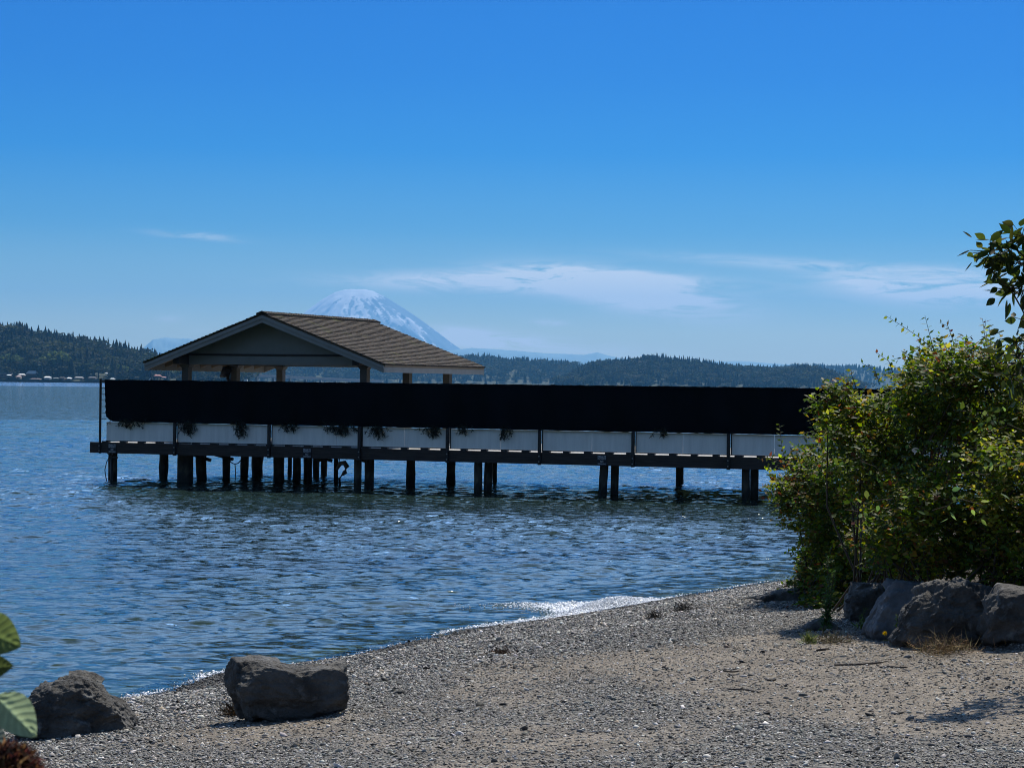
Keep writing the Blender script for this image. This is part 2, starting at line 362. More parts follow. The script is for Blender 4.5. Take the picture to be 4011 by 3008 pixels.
# the rest of the lake, out to the far shores, round the finely rippled sector
nb = len(V); a0, a1 = ang[0], ang[-1]
ring = lambda a, r_: (r_*math.sin(a), r_*math.cos(a), .004)
ex = [ring(a0, 13.5), ring(a0, 900), ring(a1, 13.5), ring(a1, 900)]
VV = [V]; FF = [Fq]
m, nt, out = nodes('lake_water'); L = nt.links.new
g = N(nt, 'ShaderNodeNewGeometry')
mp1 = N(nt, 'ShaderNodeMapping'); mp1.inputs['Scale'].default_value = (.55, 1, 1); mp1.inputs['Rotation'].default_value = (0, 0, .2); L(g.outputs['Position'], mp1.inputs[0])
w1 = N(nt, 'ShaderNodeTexNoise', i_Scale=7.5, i_Detail=4., i_Roughness=.5, i_Distortion=.4); L(mp1.outputs[0], w1.inputs['Vector'])
w2 = N(nt, 'ShaderNodeTexNoise', i_Scale=1.1, i_Detail=2., i_Roughness=.5, i_Distortion=.6); L(mp1.outputs[0], w2.inputs['Vector'])
w3 = N(nt, 'ShaderNodeTexNoise', i_Scale=.22, i_Detail=2.); L(mp1.outputs[0], w3.inputs['Vector'])
dpt = N(nt, 'ShaderNodeAttribute', attribute_name='Col'); sp = N(nt, 'ShaderNodeSeparateColor'); L(dpt.outputs[0], sp.inputs[0])
b1 = N(nt, 'ShaderNodeBump', i_Distance=.05); L(w1.outputs[0], b1.inputs['Height']); L(sp.outputs[1], b1.inputs['Strength'])
b2 = N(nt, 'ShaderNodeBump', i_Distance=.28); L(w2.outputs[0], b2.inputs['Height']); L(sp.outputs[2], b2.inputs['Strength']); L(b1.outputs[0], b2.inputs['Normal'])
def ripple(scale, amt):                       # facets of the small ripples as a tilt of the normal
    q = N(nt, 'ShaderNodeTexNoise', i_Scale=scale, i_Detail=3., i_Roughness=.6); L(mp1.outputs[0], q.inputs['Vector'])
    v1 = N(nt, 'ShaderNodeVectorMath', operation='SUBTRACT'); L(q.outputs['Color'], v1.inputs[0]); v1.inputs[1].default_value = (.5, .5, .5)
    v2 = N(nt, 'ShaderNodeVectorMath', operation='MULTIPLY'); L(v1.outputs[0], v2.inputs[0]); v2.inputs[1].default_value = (.8, 1, 0)
    v3 = N(nt, 'ShaderNodeVectorMath', operation='SCALE'); L(v2.outputs[0], v3.inputs[0])
    if isinstance(amt, float): v3.inputs['Scale'].default_value = amt
    else: L(amt, v3.inputs['Scale'])
    return v3.outputs[0]
far = N(nt, 'ShaderNodeMapRange'); far.inputs[1].default_value = .08; far.inputs[2].default_value = 1.2; far.inputs[3].default_value = .12; far.inputs[4].default_value = 1.05; L(sp.outputs[2], far.inputs[0])
def vadd(a, c):
    q = N(nt, 'ShaderNodeVectorMath', operation='ADD'); L(a, q.inputs[0]); L(c, q.inputs[1]); return q.outputs[0]
def spikes(scale, k):                          # a few steep wavelets that catch the sun
    q = N(nt, 'ShaderNodeTexNoise', i_Scale=scale, i_Detail=2.); L(mp1.outputs[0], q.inputs['Vector'])
    v1 = N(nt, 'ShaderNodeVectorMath', operation='SUBTRACT'); L(q.outputs['Color'], v1.inputs[0]); v1.inputs[1].default_value = (.5, .5, .5)
    v2 = N(nt, 'ShaderNodeVectorMath', operation='MULTIPLY'); L(v1.outputs[0], v2.inputs[0]); L(v1.outputs[0], v2.inputs[1])
    v3 = N(nt, 'ShaderNodeVectorMath', operation='MULTIPLY'); L(v2.outputs[0], v3.inputs[0]); L(v1.outputs[0], v3.inputs[1])
    v4 = N(nt, 'ShaderNodeVectorMath', operation='MULTIPLY'); L(v3.outputs[0], v4.inputs[0]); v4.inputs[1].default_value = (k, k, 0); return v4.outputs[0]
sumn = vadd(vadd(vadd(b2.outputs[0], ripple(2.2, far.outputs[0])), ripple(11., .16)), spikes(8., 26.))
b2 = N(nt, 'ShaderNodeVectorMath', operation='NORMALIZE'); L(sumn, b2.inputs[0])
gl = N(nt, 'ShaderNodeBsdfGlossy', i_Roughness=.05); L(b2.outputs[0], gl.inputs['Normal'])
tr = N(nt, 'ShaderNodeBsdfTransparent'); tr.inputs[0].default_value = (.62, .80, .68, 1)
df = N(nt, 'ShaderNodeBsdfDiffuse'); df.inputs[0].default_value = (.022, .045, .038, 1)
ms = N(nt, 'ShaderNodeMixShader'); L(sp.outputs[0], ms.inputs[0]); L(tr.outputs[0], ms.inputs[1]); L(df.outputs[0], ms.inputs[2])
fr = N(nt, 'ShaderNodeFresnel', i_IOR=1.42); L(b2.outputs[0], fr.inputs['Normal'])
mf = N(nt, 'ShaderNodeMixShader'); L(fr.outputs[0], mf.inputs[0]); L(ms.outputs[0], mf.inputs[1]); L(gl.outputs[0], mf.inputs[2]); L(mf.outputs[0], out.inputs[0])
wcol = np.stack([1-np.exp(-dep/1.7), .10+.26*sstep(0, 1.2, dep), .08+.42*sstep(.3, 4, dep)+.7*sstep(60, 300, RR.ravel())], 1)
M['water'] = m
tag(mesh('water', V, Fq, m, col=wcol, smooth=True), kind='structure')
Xo = [-11900, -2000, 2000, 11900]
fb = MB()
def fan(r0, r1, a_, b_, k, c_=(.98, .36, 1.2)):
    for q in range(k):
        u0, u1 = a_+(b_-a_)*q/k, a_+(b_-a_)*(q+1)/k
        fb.add([ring(u0, r0), ring(u1, r0), ring(u1, r1), ring(u0, r1)], [[0, 3, 2, 1]], c_)
fan(900, 7000, a0, a1, 24)
fan(13.5, 200, -1.55, a0, 24, (.9, .36, .5)); fan(200, 7000, -1.55, a0, 24); fan(30, 200, a1, 1.5, 24, (.9, .36, .5)); fan(200, 7000, a1, 1.5, 24)
fb.add([(-11900, 6700, .0), (11900, 6700, .0), (11900, 26900, .0), (-11900, 26900, .0)], [[0, 1, 2, 3]], (.98, .38, .55))
tag(fb.build('water', m), kind='structure')
# ------------------------------------------------------------------ pier
Z_DECK, Z_FB, T_END = 1.005, .735, 27.
pier = thing('pier', W(8, 3, 0), 'long weathered timber pier on dark pilings standing in the lake', 'pier')
mb = MB()
for k in range(190):
    t = -.82+k*.146
    mb.dbox(t, t+.138, .05, 8.0, Z_DECK-.035, Z_DECK+random.uniform(-.002, .002))
mb.build('deck', M['deckwood'], pier)
ts = [-.85, 4.34, 9.22, 13.98, 18.6, 23.2, T_END]
for a, b in zip(ts[:-1], ts[1:]):
    k = random.uniform(.8, 1.15)
    mb = MB(); mb.dbox(a+.004, b-.004, -.045, .045, Z_FB, Z_DECK+.01, (k, k*.97, k*.93)); mb.build('fascia_board', M['wood_grey'], pier)
mb = MB(); mb.dbox(-.85, -.77, .05, 8.0, Z_FB, Z_DECK-.04); mb.dbox(-.85, T_END, 7.95, 8.03, Z_FB, Z_DECK); mb.each('edge_beam', M['wood_grey'], pier)
mb = MB()
for n in (.6, 2.3, 4.1, 6., 7.6): mb.dbox(-.7, T_END, n-.06, n+.06, Z_FB+.02, Z_DECK-.04)
mb.each('joist', M['wood_grey'], pier)
mb = MB(); t = -.5
while t < T_END-.3:
    mb.dbox(t, t+random.uniform(.15, .2), -.03, .09, Z_DECK+.012, Z_DECK+.042); t += .53
mb.each('spacer_block', M['blackmetal'], pier)
def piling(px, n, wpx, lean=0, rough=.02, t=None):
    t = row_t(px, n, 1860) if t is None else t
    p = W(t, n, 0); r = wpx/2/F*p[1]
    k, m_ = 14, 40; V = []; 
    for j in range(m_+1):
        z = -3.2+j*(Z_FB+.06+3.2)/m_
        for q in range(k):
            a = 2*math.pi*q/k
            rr_ = r*(1+rough*8*(float(vn(np.array(a*1.2+px), np.array(z*3.5), seed=int(px)))-.5))*(1-.02*j/m_)
            V.append([p[0]+lean*(z-.8)+rr_*math.cos(a), p[1]+rr_*math.sin(a), z])
    Fs = [[j*k+q, j*k+(q+1) % k, (j+1)*k+(q+1) % k, (j+1)*k+q] for j in range(m_) for q in range(k)]+[list(range(m_*k, m_*k+k))]
    zz = np.array(V)[:, 2]; wob = .06*np.sin(np.arange(len(zz))*1.7+px)
    band = sstep(.20, .36, zz+wob); barn = np.exp(-((zz+wob-.30)/.06)**2)
    Cq = np.array([.45, .50, .42])*(1-band)[:, None]+np.array([1.5, 1.35, 1.15])*band[:, None]+barn[:, None]*np.array([1.1, 1.1, .95])
    return mesh('piling', V, Fs, M['pile'], pier, col=Cq, smooth=True)
for px, n, wp, le, ro in [(443,.35,37,.01,.05),(640,2.6,35,.0,.05),(726,.8,64,0,.008),(789,2.4,42,0,.05),(886,3.6,32,0,.03),(957,5.2,32,0,.03),(1008,5.6,46,0,.03),
        (1092,2.4,44,0,.03),(1135,6.4,18,0,.03),(1162,3.4,32,0,.02),(1206,4.4,36,0,.02),(1238,6.6,26,0,.03),(1269,7.6,24,0,.03),(1316,3.2,17,0,.03),
        (1401,.3,30,0,.01),(1446,.75,38,0,.012),(1609,2.6,36,0,.02),(1766,4.9,36,0,.02),(1873,.3,33,0,.01),(1914,.75,33,.02,.01),(1938,6.6,18,0,.02),
        (2367,.3,34,.05,.01),(2409,.75,32,.01,.01),(2662,7.4,32,0,.02),(2921,.3,33,-.01,.01),(2955,.75,33,0,.01),(3330,.3,34,0,.01),(3390,.75,34,0,.01)]:
    piling(px, n, wp, le, ro)
# bracing stubs and bolts under the deck
mb = MB()
for px, n, dx in ((755, 1.2, .5), (830, 2.2, .6), (1310, 2.6, -.55), (1375, 2.2, .6), (1230, 3, .5)):
    t = row_t(px, n); mb.tube([W(t, n, Z_FB-.02), W(t+dx, n+.1, Z_FB-.17)][::1], .05, 6)
mb.each('brace', M['pile'], pier)

# things hanging under the pier
t = row_t(440, .1); pp = thing('water_pipe', W(t, .1, 0), 'thin black pipe dropping into the water beside the leftmost piling', 'pipe')
mb = MB(); mb.tube([W(t, .1, -.6), W(t, .1, .76)], .033, 10); mb.build('pipe', M['blackmetal'], pp, True)
mb = MB(); mb.dbox(t-.06, t+.16, .05, .15, .60, .64); mb.build('bracket', M['blackmetal'], pp)
t = row_t(428, .0)
mb = MB(); mb.tube([W(t-.06, .02, .74), W(t+.02, .02, .66), W(t-.06, 0, .5), W(t-.11, 0, .3), W(t-.08, 0, .12), W(t-.02, 0, -.1)], .012, 6)
mb.tube([W(t-.06, .02, .74), W(t+.09, .02, .64)], .012, 6)
tag(mb.build('rope', M['rope'], None, True), 'slack dark rope hanging left of the thin black pipe', 'rope')
t = row_t(923, 4); c = W(t, 4, .57)
mb = MB(); mb.tube([c+np.array([.19*math.cos(a)*CA, -.19*math.cos(a)*SA, .19*math.sin(a)]) for a in np.linspace(0, 6.283, 25)], .014, 6, cap=False)
mb.tube([c+np.array([0, 0, -.19]), c+np.array([.02, 0, -.42]), c+np.array([0, 0, -.8])], .014, 6)
tag(mb.build('hose_loop', M['rope'], None, True), 'round loop of dark hose hanging below the pier deck between pilings', 'hose')
t = row_t(1338, 1.6)
fe = thing('boat_fender', W(t, 1.6, .4), 'grey curved rubber fender hanging under the pier beside a front piling', 'fender')
mb = MB(); mb.tube([W(t-.12, 1.6, .40), W(t-.02, 1.6, .56), W(t+.10, 1.6, .58), W(t+.17, 1.6, .48), W(t+.12, 1.6, .34), W(t+.05, 1.6, .27)], [.035, .06, .065, .07, .065, .03], 12); mb.build('body', M['fender'], fe, True)
mb = MB(); mb.tube([W(t-.02, 1.6, .56), W(t-.06, 1.6, .74)], .012, 6); mb.tube([W(t+.05, 1.6, .28), W(t-.04, 1.6, .18), W(t-.02, 1.6, .0)], .03, 8); mb.each('line', M['rope'], fe)

# ------------------------------------------------------------------ fence on the pier
FT = 2.635; Z_SB, Z_PB = 1.545, 1.06
fence = thing('pier_fence', W(8, 0, Z_DECK), 'tall fence along the pier with a black privacy screen above white panels', 'fence')
POST = [row_t(px, -.07) for px in (394, 687, 1056, 1410, 1755, 2116, 2482, 2856)]
POST += [POST[-1]+2.4*k for k in (1, 2, 3, 4)]
for k, t in enumerate(POST):
    mb = MB()
    if k == 0: mb.tube([W(t, -.08, Z_FB-.01), W(t, -.08, FT+.02)], .032, 10)
    else: mb.dbox(t-.035, t+.035, -.115, -.046, Z_FB-.02, FT-.01); mb.dbox(t+.037, t+.062, -.03, .03, Z_DECK+.045, FT-.03)
    p = mb.build('post', M['blackmetal'], fence)
    mb = MB()
    for z in (Z_FB+.06, Z_FB+.19): mb.tube([W(t, -.116, z), W(t, -.132, z)], .017, 8)
    mb.each('bolt', M['trim'], p)
mb = MB(); mb.dbox(POST[0]+.14, POST[-1], -.028, .028, Z_DECK+.042, Z_PB+.004); mb.build('bottom_rail', M['blackmetal'], fence)
mb = MB(); mb.tube([W(POST[0], .0, FT-.04), W(POST[-1], .0, FT-.04)], .022, 8); mb.build('top_rail', M['blackmetal'], fence)
for k in range(len(POST)-1):
    a, b = POST[k]+(.155 if k == 0 else .065), POST[k+1]-.038
    # white panels, two per bay with a joint
    mid = b-.62 if k in (1, 2) else a+(b-a)*random.uniform(.42, .6)
    if k == 0: mid = None
    for u, v_ in ([(a, b)] if mid is None else [(a, mid-.004), (mid+.004, b)]):
        mb = MB(); mb.dbox(u, v_, -.02, .0, Z_PB+.006, Z_SB-.002+random.uniform(-.006, .004)); mb.build('white_panel', M['whitepanel'], fence)
    # black screen: a hanging cloth, slightly slack, ragged at both edges
    nx_, nz_ = 90, 26; V = []
    u = np.linspace(0, 1, nx_)
    ta = POST[k]+(.15 if k == 0 else 0); tb = POST[k+1]
    top = FT+.012*(fbm((ta+u*(tb-ta))*6, 0*u, o=4, seed=61)-.5)*2; bot = Z_SB+.004+.03*(fbm((ta+u*(tb-ta))*7, 0*u+3, o=4, seed=62)-.45)
    if k == 0: lf = sstep(.14, .0, u)*.09; bot = bot+lf*1.3
    for sgn in (-1, 1):
        for j in range(nz_):
            fz = j/(nz_-1); z = bot+(top-bot)*fz
            tt = ta+u*(tb-ta); 
            if k == 0: tt = tt+(1-fz)*.05*sstep(.08, 0, u)*(1+.3*np.sin(fz*40))
            nn = -.135+.012*np.sin(u*9+k)*np.sin(fz*3.1)+.01*(fbm(tt*3, z*2, o=3, seed=63)-.5)+sgn*.006
            V += [W(x_, y_, z_) for x_, y_, z_ in zip(tt, nn, z)]
    V = np.array(V); i = np.arange(nx_*nz_).reshape(nz_, nx_)
    Q = np.stack([i[:-1, :-1], i[:-1, 1:], i[1:, 1:], i[1:, :-1]], -1).reshape(-1, 4)
    Q2 = Q[:, ::-1]+nx_*nz_
    rim = [[i[-1, q], i[-1, q+1], i[-1, q+1]+nx_*nz_, i[-1, q]+nx_*nz_] for q in range(nx_-1)]
    mesh('privacy_screen', V, np.concatenate([Q, Q2, np.array(rim)]), M['screen'], fence)
mb = MB()
for z in np.arange(1.62, FT-.05, .16): mb.tube([W(POST[0], -.08, z), W(POST[0]+.16, -.06, z)], .007, 5)
mb.each('lacing', M['rope'], fence)

# ------------------------------------------------------------------ leaves
def leaves(P, D, Nn, Ln, Wd, C, fold=.25, curl=.15):
    """leaf blades: base, belly left/right, midrib, tip; P base points, D directions, Nn face normals"""
    P, D, Nn = map(np.asarray, (P, D, Nn)); Ln = np.asarray(Ln)[:, None]; Wd = np.asarray(Wd)[:, None]
    D = D/(np.linalg.norm(D, axis=1, keepdims=True)+1e-9)
    Sd = np.cross(D, Nn); Sd /= (np.linalg.norm(Sd, axis=1, keepdims=True)+1e-9); U = np.cross(Sd, D)
    b = P; mid = P+D*Ln*.45-U*Wd*fold*.6; t = P+D*Ln-U*Ln*curl
    l = P+D*Ln*.42+Sd*Wd*.5; r = P+D*Ln*.42-Sd*Wd*.5
    n = len(P); V = np.stack([b, r, t, l, mid], 1).reshape(-1, 3)
    o_ = np.arange(n)[:, None, None]*5
    Fs = (np.array([[0, 1, 4], [0, 4, 3], [4, 1, 2], [4, 2, 3]])[None]+o_).reshape(-1, 3)
    return V, Fs, np.repeat(np.asarray(C), 5, axis=0)
def leaves_fine(P, D, Nn, Ln, Wd, C, fold=.25, curl=.15):
    P, D, Nn = map(np.asarray, (P, D, Nn)); Ln = np.asarray(Ln)[:, None]; Wd = np.asarray(Wd)[:, None]
    D = D/(np.linalg.norm(D, axis=1, keepdims=True)+1e-9)
    Sd = np.cross(D, Nn); Sd /= (np.linalg.norm(Sd, axis=1, keepdims=True)+1e-9); U = np.cross(Sd, D)
    prof = [(0, .02), (.12, .26), (.28, .46), (.45, .50), (.62, .42), (.78, .25), (.90, .10), (1, .01)]; rows = []
    for q, w_ in prof:
        m_ = P+D*Ln*q-U*Ln*curl*q*q
        rows += [m_+Sd*Wd*w_, m_-U*Wd*fold*w_, m_-Sd*Wd*w_]
    V = np.stack(rows, 1); k = len(rows); n = len(P); Fs = []
    for r_ in range(len(prof)-1):
        for c_ in (0, 1): a = r_*3+c_; Fs.append([a, a+1, a+4, a+3])
    return V.reshape(-1, 3), (np.array(Fs)[None]+np.arange(n)[:, None, None]*k).reshape(-1, 4), np.repeat(np.asarray(C), k, axis=0)
def cat_mesh(name, parts, mt, parent=None, smooth=False):
    V = []; Fs = []; C = []; b = 0
    for v_, f_, c_ in parts: V.append(v_); Fs.append(f_+b); C.append(c_); b += len(v_)
    return mesh(name, np.concatenate(V), np.concatenate(Fs), mt, parent, col=np.concatenate(C), smooth=smooth)
def rdir(n, up=0., r_=rng):
    d = r_.normal(size=(n, 3)); d[:, 2] += up; return d/np.linalg.norm(d, axis=1, keepdims=True)
def palette(n, cols, wts, jit=.22, r_=rng, cj=.08):
    i = r_.choice(len(cols), n, p=np.array(wts)/sum(wts)); c = np.array(cols)[i]
    return c*(1+jit*r_.normal(size=(n, 1))).clip(.45, 1.7)*(1+cj*r_.normal(size=(n, 3)))

# trailing plants hanging out below the screen
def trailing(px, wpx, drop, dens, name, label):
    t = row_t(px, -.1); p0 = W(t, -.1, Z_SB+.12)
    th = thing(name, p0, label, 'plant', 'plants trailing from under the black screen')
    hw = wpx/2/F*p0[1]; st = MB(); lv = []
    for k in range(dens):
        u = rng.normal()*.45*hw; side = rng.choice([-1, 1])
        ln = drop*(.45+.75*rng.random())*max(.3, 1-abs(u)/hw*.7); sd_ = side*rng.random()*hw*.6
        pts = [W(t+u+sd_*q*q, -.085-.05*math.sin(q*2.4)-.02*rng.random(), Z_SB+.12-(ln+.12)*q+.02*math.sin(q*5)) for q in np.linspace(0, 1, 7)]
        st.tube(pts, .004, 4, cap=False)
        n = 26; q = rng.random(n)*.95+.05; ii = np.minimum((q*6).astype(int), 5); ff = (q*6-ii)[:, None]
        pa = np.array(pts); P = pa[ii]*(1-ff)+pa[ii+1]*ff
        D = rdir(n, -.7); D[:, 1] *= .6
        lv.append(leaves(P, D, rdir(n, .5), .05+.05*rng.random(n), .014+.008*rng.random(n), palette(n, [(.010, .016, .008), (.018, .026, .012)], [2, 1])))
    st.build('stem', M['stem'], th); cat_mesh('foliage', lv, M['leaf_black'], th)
for px, wp, dr, de, lb in [
    (510, 150, .13, 22, 'wide low black-green trailing plant at the leftmost white panel'),
    (738, 90, .29, 30, 'dense trailing plant just right of the second fence post'),
    (945, 85, .30, 26, 'drooping trailing plant alone in the middle of the second long white panel'),
    (1135, 120, .13, 16, 'thin short trailing plant over the third bay of white panels'),
    (1335, 130, .22, 36, 'broad thick trailing plant left of the fourth fence post'),
    (1478, 90, .27, 26, 'trailing plant hanging right of the fourth fence post'),
    (1700, 95, .20, 26, 'bushy trailing plant left of the fifth fence post under the roof corner'),
    (1818, 70, .12, 14, 'small trailing plant just right of the fifth fence post'),
    (1980, 60, .25, 16, 'slim leafy trailing plant across a white panel joint'),
    (2590, 70, .10, 10, 'sparse trailing sprig at the right bays of the fence')]:
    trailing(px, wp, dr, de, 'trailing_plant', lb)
# loose leafy fringe along the top of the screen (artificial ivy)
n = 2600; t = rng.uniform(POST[0]+.2, POST[-1], n); P = np.stack([X0+t*CA, D0-t*SA, np.full(n, FT-.02)], 1); P[:, :2] += rng.normal(size=(n, 2))*.015
D = rdir(n, .35); 
v_, f_, c_ = leaves(P, D, rdir(n), .028+.02*rng.random(n), .014+.01*rng.random(n), palette(n, [(.010, .014, .008), (.02, .028, .014)], [3, 1]))
mesh('top_fringe', v_, f_, M['leaf_black'], fence, col=c_)['kind'] = 'stuff'

# ------------------------------------------------------------------ signs
def text_mesh(name, s, size, org, ex, ez, nrm, mt, parent):
    cu = bpy.data.curves.new('t', 'FONT'); cu.body = s; cu.size = size; cu.align_x = 'CENTER'; cu.align_y = 'CENTER'; cu.extrude = .002
    ob = bpy.data.objects.new('t', cu); COL.objects.link(ob)
    dg = bpy.context.evaluated_depsgraph_get(); me = bpy.data.meshes.new_from_object(ob.evaluated_get(dg)); 
    V = np.array([v.co[:] for v in me.vertices]); Fs = [list(p.vertices) for p in me.polygons]
    bpy.data.objects.remove(ob); bpy.data.meshes.remove(me)
    wd = np.ptp(V[:, 0]); return V, Fs, wd
def sign(px, py, label):
    t = row_t(px, -.05, py); z = .86
    th = thing('warning_sign', W(t, -.05, z), label, 'sign', 'square warning signs on the pier edge')
    mb = MB(); mb.dbox(t-.12, t+.12, -.062, -.048, z-.122, z+.122); mb.build('sign_plate', M['sign'], th)
    for s, zz, wd_, hh in (('PRIVATE', .085, .205, .05), ('PROPERTY', .036, .205, .04), ('NO', -.026, .075, .042), ('TRESPASSING', -.083, .205, .03)):
        V, Fs, wd = text_mesh('lettering', s, .05, None, None, None, None, None, None)
        h_ = np.ptp(V[:, 1]); V[:, 1] -= (V[:, 1].max()+V[:, 1].min())/2
        P = [W(t+v[0]*wd_/wd, -.0645-v[2], z+zz+v[1]*hh/h_) for v in V]
        mesh('lettering', P, Fs, M['lettering'], th)
sign(440, 1757, 'black and white warning sign at the left end of the pier edge')
sign(1203, 1770, 'black and white warning sign on the pier edge below the pavilion roof')
sign(2358, 1804, 'black and white warning sign above a piling pair on the open walkway')

# ------------------------------------------------------------------ pavilion
TA, HW, ZR, ZE, NL = 4.106, 3.40, 4.385, 3.13, 6.6; SLP = (ZR-ZE)/HW
pav = thing('pavilion', W(TA, 3.3, Z_DECK), 'open pavilion with brown shingled gable roof standing on the pier', 'pavilion')
N0 = 0.0
def pz(t): return ZR-abs(t-TA)*SLP
# roof deck boards and shingle courses
th_ = .05
for sg, nm in ((1, 'roof'), (-1, 'roof')):
    mb = MB(); a, b = TA, TA+sg*HW
    P = [W(a, N0+.03, ZR-.05-th_), W(b, N0+.03, ZE-.05-th_), W(b, N0+NL-.03, ZE-.05-th_), W(a, N0+NL-.03, ZR-.05-th_)]
    P2 = [p+np.array([0, 0, th_]) for p in P]
    mb.hexa(P+P2 if sg > 0 else P[::-1]+P2[::-1]); rf = mb.build('roof_slope', M['soffit'], pav)
    mb = MB(); NC = 32; sl_ = HW/NC
    for k in range(NC):
        t0 = TA+sg*(HW-k*sl_+.02); t1 = TA+sg*(HW-(k+1)*sl_-.07); n = N0-.02-random.random()*.02
        while n < N0+NL:
            wd_ = random.uniform(.09, .26); n1 = min(n+wd_, N0+NL+.03)
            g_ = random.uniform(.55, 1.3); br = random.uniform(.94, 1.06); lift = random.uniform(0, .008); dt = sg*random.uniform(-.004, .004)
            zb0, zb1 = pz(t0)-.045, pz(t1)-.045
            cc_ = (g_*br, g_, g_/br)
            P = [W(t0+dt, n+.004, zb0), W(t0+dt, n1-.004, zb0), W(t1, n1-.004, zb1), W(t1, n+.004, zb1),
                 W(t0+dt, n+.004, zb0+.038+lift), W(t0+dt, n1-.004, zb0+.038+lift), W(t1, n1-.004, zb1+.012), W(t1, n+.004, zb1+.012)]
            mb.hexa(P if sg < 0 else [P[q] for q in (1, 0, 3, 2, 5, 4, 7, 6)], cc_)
            for q in (0, 1): mb.C[-8+q] = [.5*x for x in cc_]; mb.C[-4+q] = [.8*x for x in cc_]  # butt edges coloured darker to draw the shadow line under each course
            n = n1
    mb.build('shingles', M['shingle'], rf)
mb = MB(); n = N0-.03
while n < N0+NL+.02:
    n1 = n+.17; g_ = random.uniform(.5, .9); up = random.uniform(.0, .006)
    for sg in (-1, 1):
        P = [W(TA, n, ZR-.01), W(TA+sg*.16, n, ZR-.01-.16*SLP), W(TA+sg*.16, n1+.05, ZR-.025-.16*SLP), W(TA, n1+.05, ZR-.025)]
        P2 = [p+np.array([0, 0, .04+up]) for p in P]
        mb.hexa(P+P2 if sg > 0 else [P[q] for q in (1, 0, 3, 2)]+[P2[q] for q in (1, 0, 3, 2)], (g_, g_, g_))
    n = n1
mb.build('ridge_cap', M['shingle'], pav)
# barge boards (front and back rake) and eave fascia
for n0, n1 in ((N0+.0, N0+.04), (N0+NL-.04, N0+NL)):
    for sg in (-1, 1):
        for d0, d1, o_ in ((.085, .255, 0), (.08, .155, -.022 if n0 < 1 else .022)):
            a, b = TA, TA+sg*(HW-.02)
            P = [W(a, n0+o_, ZR-d1-.01), W(b, n0+o_, pz(b)-d1), W(b, n1+o_, pz(b)-d1), W(a, n1+o_, ZR-d1-.01), W(a, n0+o_, ZR-d0), W(b, n0+o_, pz(b)-d0), W(b, n1+o_, pz(b)-d0), W(a, n1+o_, ZR-d0)]
            mb = MB(); mb.hexa(P if sg > 0 else [P[q] for q in (1, 0, 3, 2, 5, 4, 7, 6)]); mb.build('barge_board', M['trim'], pav)
for sg in (-1, 1):
    t = TA+sg*(HW-.02); mb = MB(); mb.dbox(min(t, t-sg*.04), max(t, t-sg*.04), N0+.045, N0+NL-.045, ZE-.235, ZE-.055); mb.build('eave_fascia', M['trim'], pav)
# posts with little corbels
ROW = (.72, 3.35, 6.05); TP = (1.56, 6.64); hs = .095; ZB = 3.06
for n in ROW:
    for t in TP:
        mb = MB(); mb.dbox(t-hs, t+hs, n-hs, n+hs, Z_DECK+.003, ZB-.002)
        p = mb.build('post', M['post_paint'], pav)
        mb = MB()
        mb.hexa([W(t-hs-.003, n-hs-.003, ZB-.09), W(t+hs+.003, n-hs-.003, ZB-.09), W(t+hs+.003, n+hs+.003, ZB-.09), W(t-hs-.003, n+hs+.003, ZB-.09),
                 W(t-hs-.07, n-hs-.03, ZB-.004), W(t+hs+.07, n-hs-.03, ZB-.004), W(t+hs+.07, n+hs+.03, ZB-.004), W(t-hs-.07, n+hs+.03, ZB-.004)])
        mb.build('corbel', M['post_paint'], p)
for t in TP:
    mb = MB(); mb.dbox(t-.09, t+.09, .16, 6.45, ZB, ZB+.27); mb.build('plate_beam', M['darkwood'], pav)
for n in (ROW[0], ROW[2]):
    a, b = TP[0]+.093, TP[1]-.093; mb = MB()
    mb.dbox(a, b, n-.07, n+.07, ZB+.002, ZB+.25); mb.build('cross_beam', M['paint'], pav)
    # gable siding above the beam
    zb = ZB+.262; hw_ = (ZR-.11-zb)/SLP
    V = [W(TA-hw_, n-.045, zb), W(TA+hw_, n-.045, zb), W(TA, n-.045, ZR-.11), W(TA-hw_, n+.03, zb), W(TA+hw_, n+.03, zb), W(TA, n+.03, ZR-.11)]
    mesh('gable_wall', V, [[0, 1, 2], [5, 4, 3], [0, 3, 4, 1], [1, 4, 5, 2], [2, 5, 3, 0]], M['paint'], pav)
    mb = MB(); mb.dbox(TA-hw_+.05, TA+hw_-.05, n-.095, n-.047, ZB+.225, ZB+.275); mb.build('trim_board', M['darkwood'], pav)
# rafters under the soffit
mb = MB()
for n in np.arange(.9, 6.4, .62):
    for sg in (-1, 1):
        a, b = TA+sg*.02, TA+sg*(HW-.12)
        P = [W(a, n-.02, ZR-.24), W(b, n-.02, pz(b)-.2), W(b, n+.02, pz(b)-.2), W(a, n+.02, ZR-.24), W(a, n-.02, ZR-.105), W(b, n-.02, pz(b)-.105), W(b, n+.02, pz(b)-.105), W(a, n+.02, ZR-.105)]
        mb.hexa(P if sg > 0 else [P[q] for q in (1, 0, 3, 2, 5, 4, 7, 6)])
mb.each('rafter', M['soffit'], pav)
# dark hooded lamp on the left middle post
t, n = TP[0], ROW[1]
lp = thing('hooded_lamp', W(t-.1, n-.1, 2.8), 'dark hooded lamp fixed to the left middle post under the pavilion roof', 'lamp')
mb = MB(); mb.tube([W(t-.1, n-.1, 2.98), W(t-.2, n-.13, 2.93), W(t-.28, n-.15, 2.80), W(t-.38, n-.15, 2.755)], [.10, .13, .10, .02], 10); mb.build('shade', M['blackmetal'], lp, True)
mb = MB(); mb.tube([W(t-.14, n-.12, 2.9), W(t-.16, n-.12, 2.70), W(t-.1, n-.1, 2.62)], .05, 8); mb.build('bracket', M['blackmetal'], lp, True)
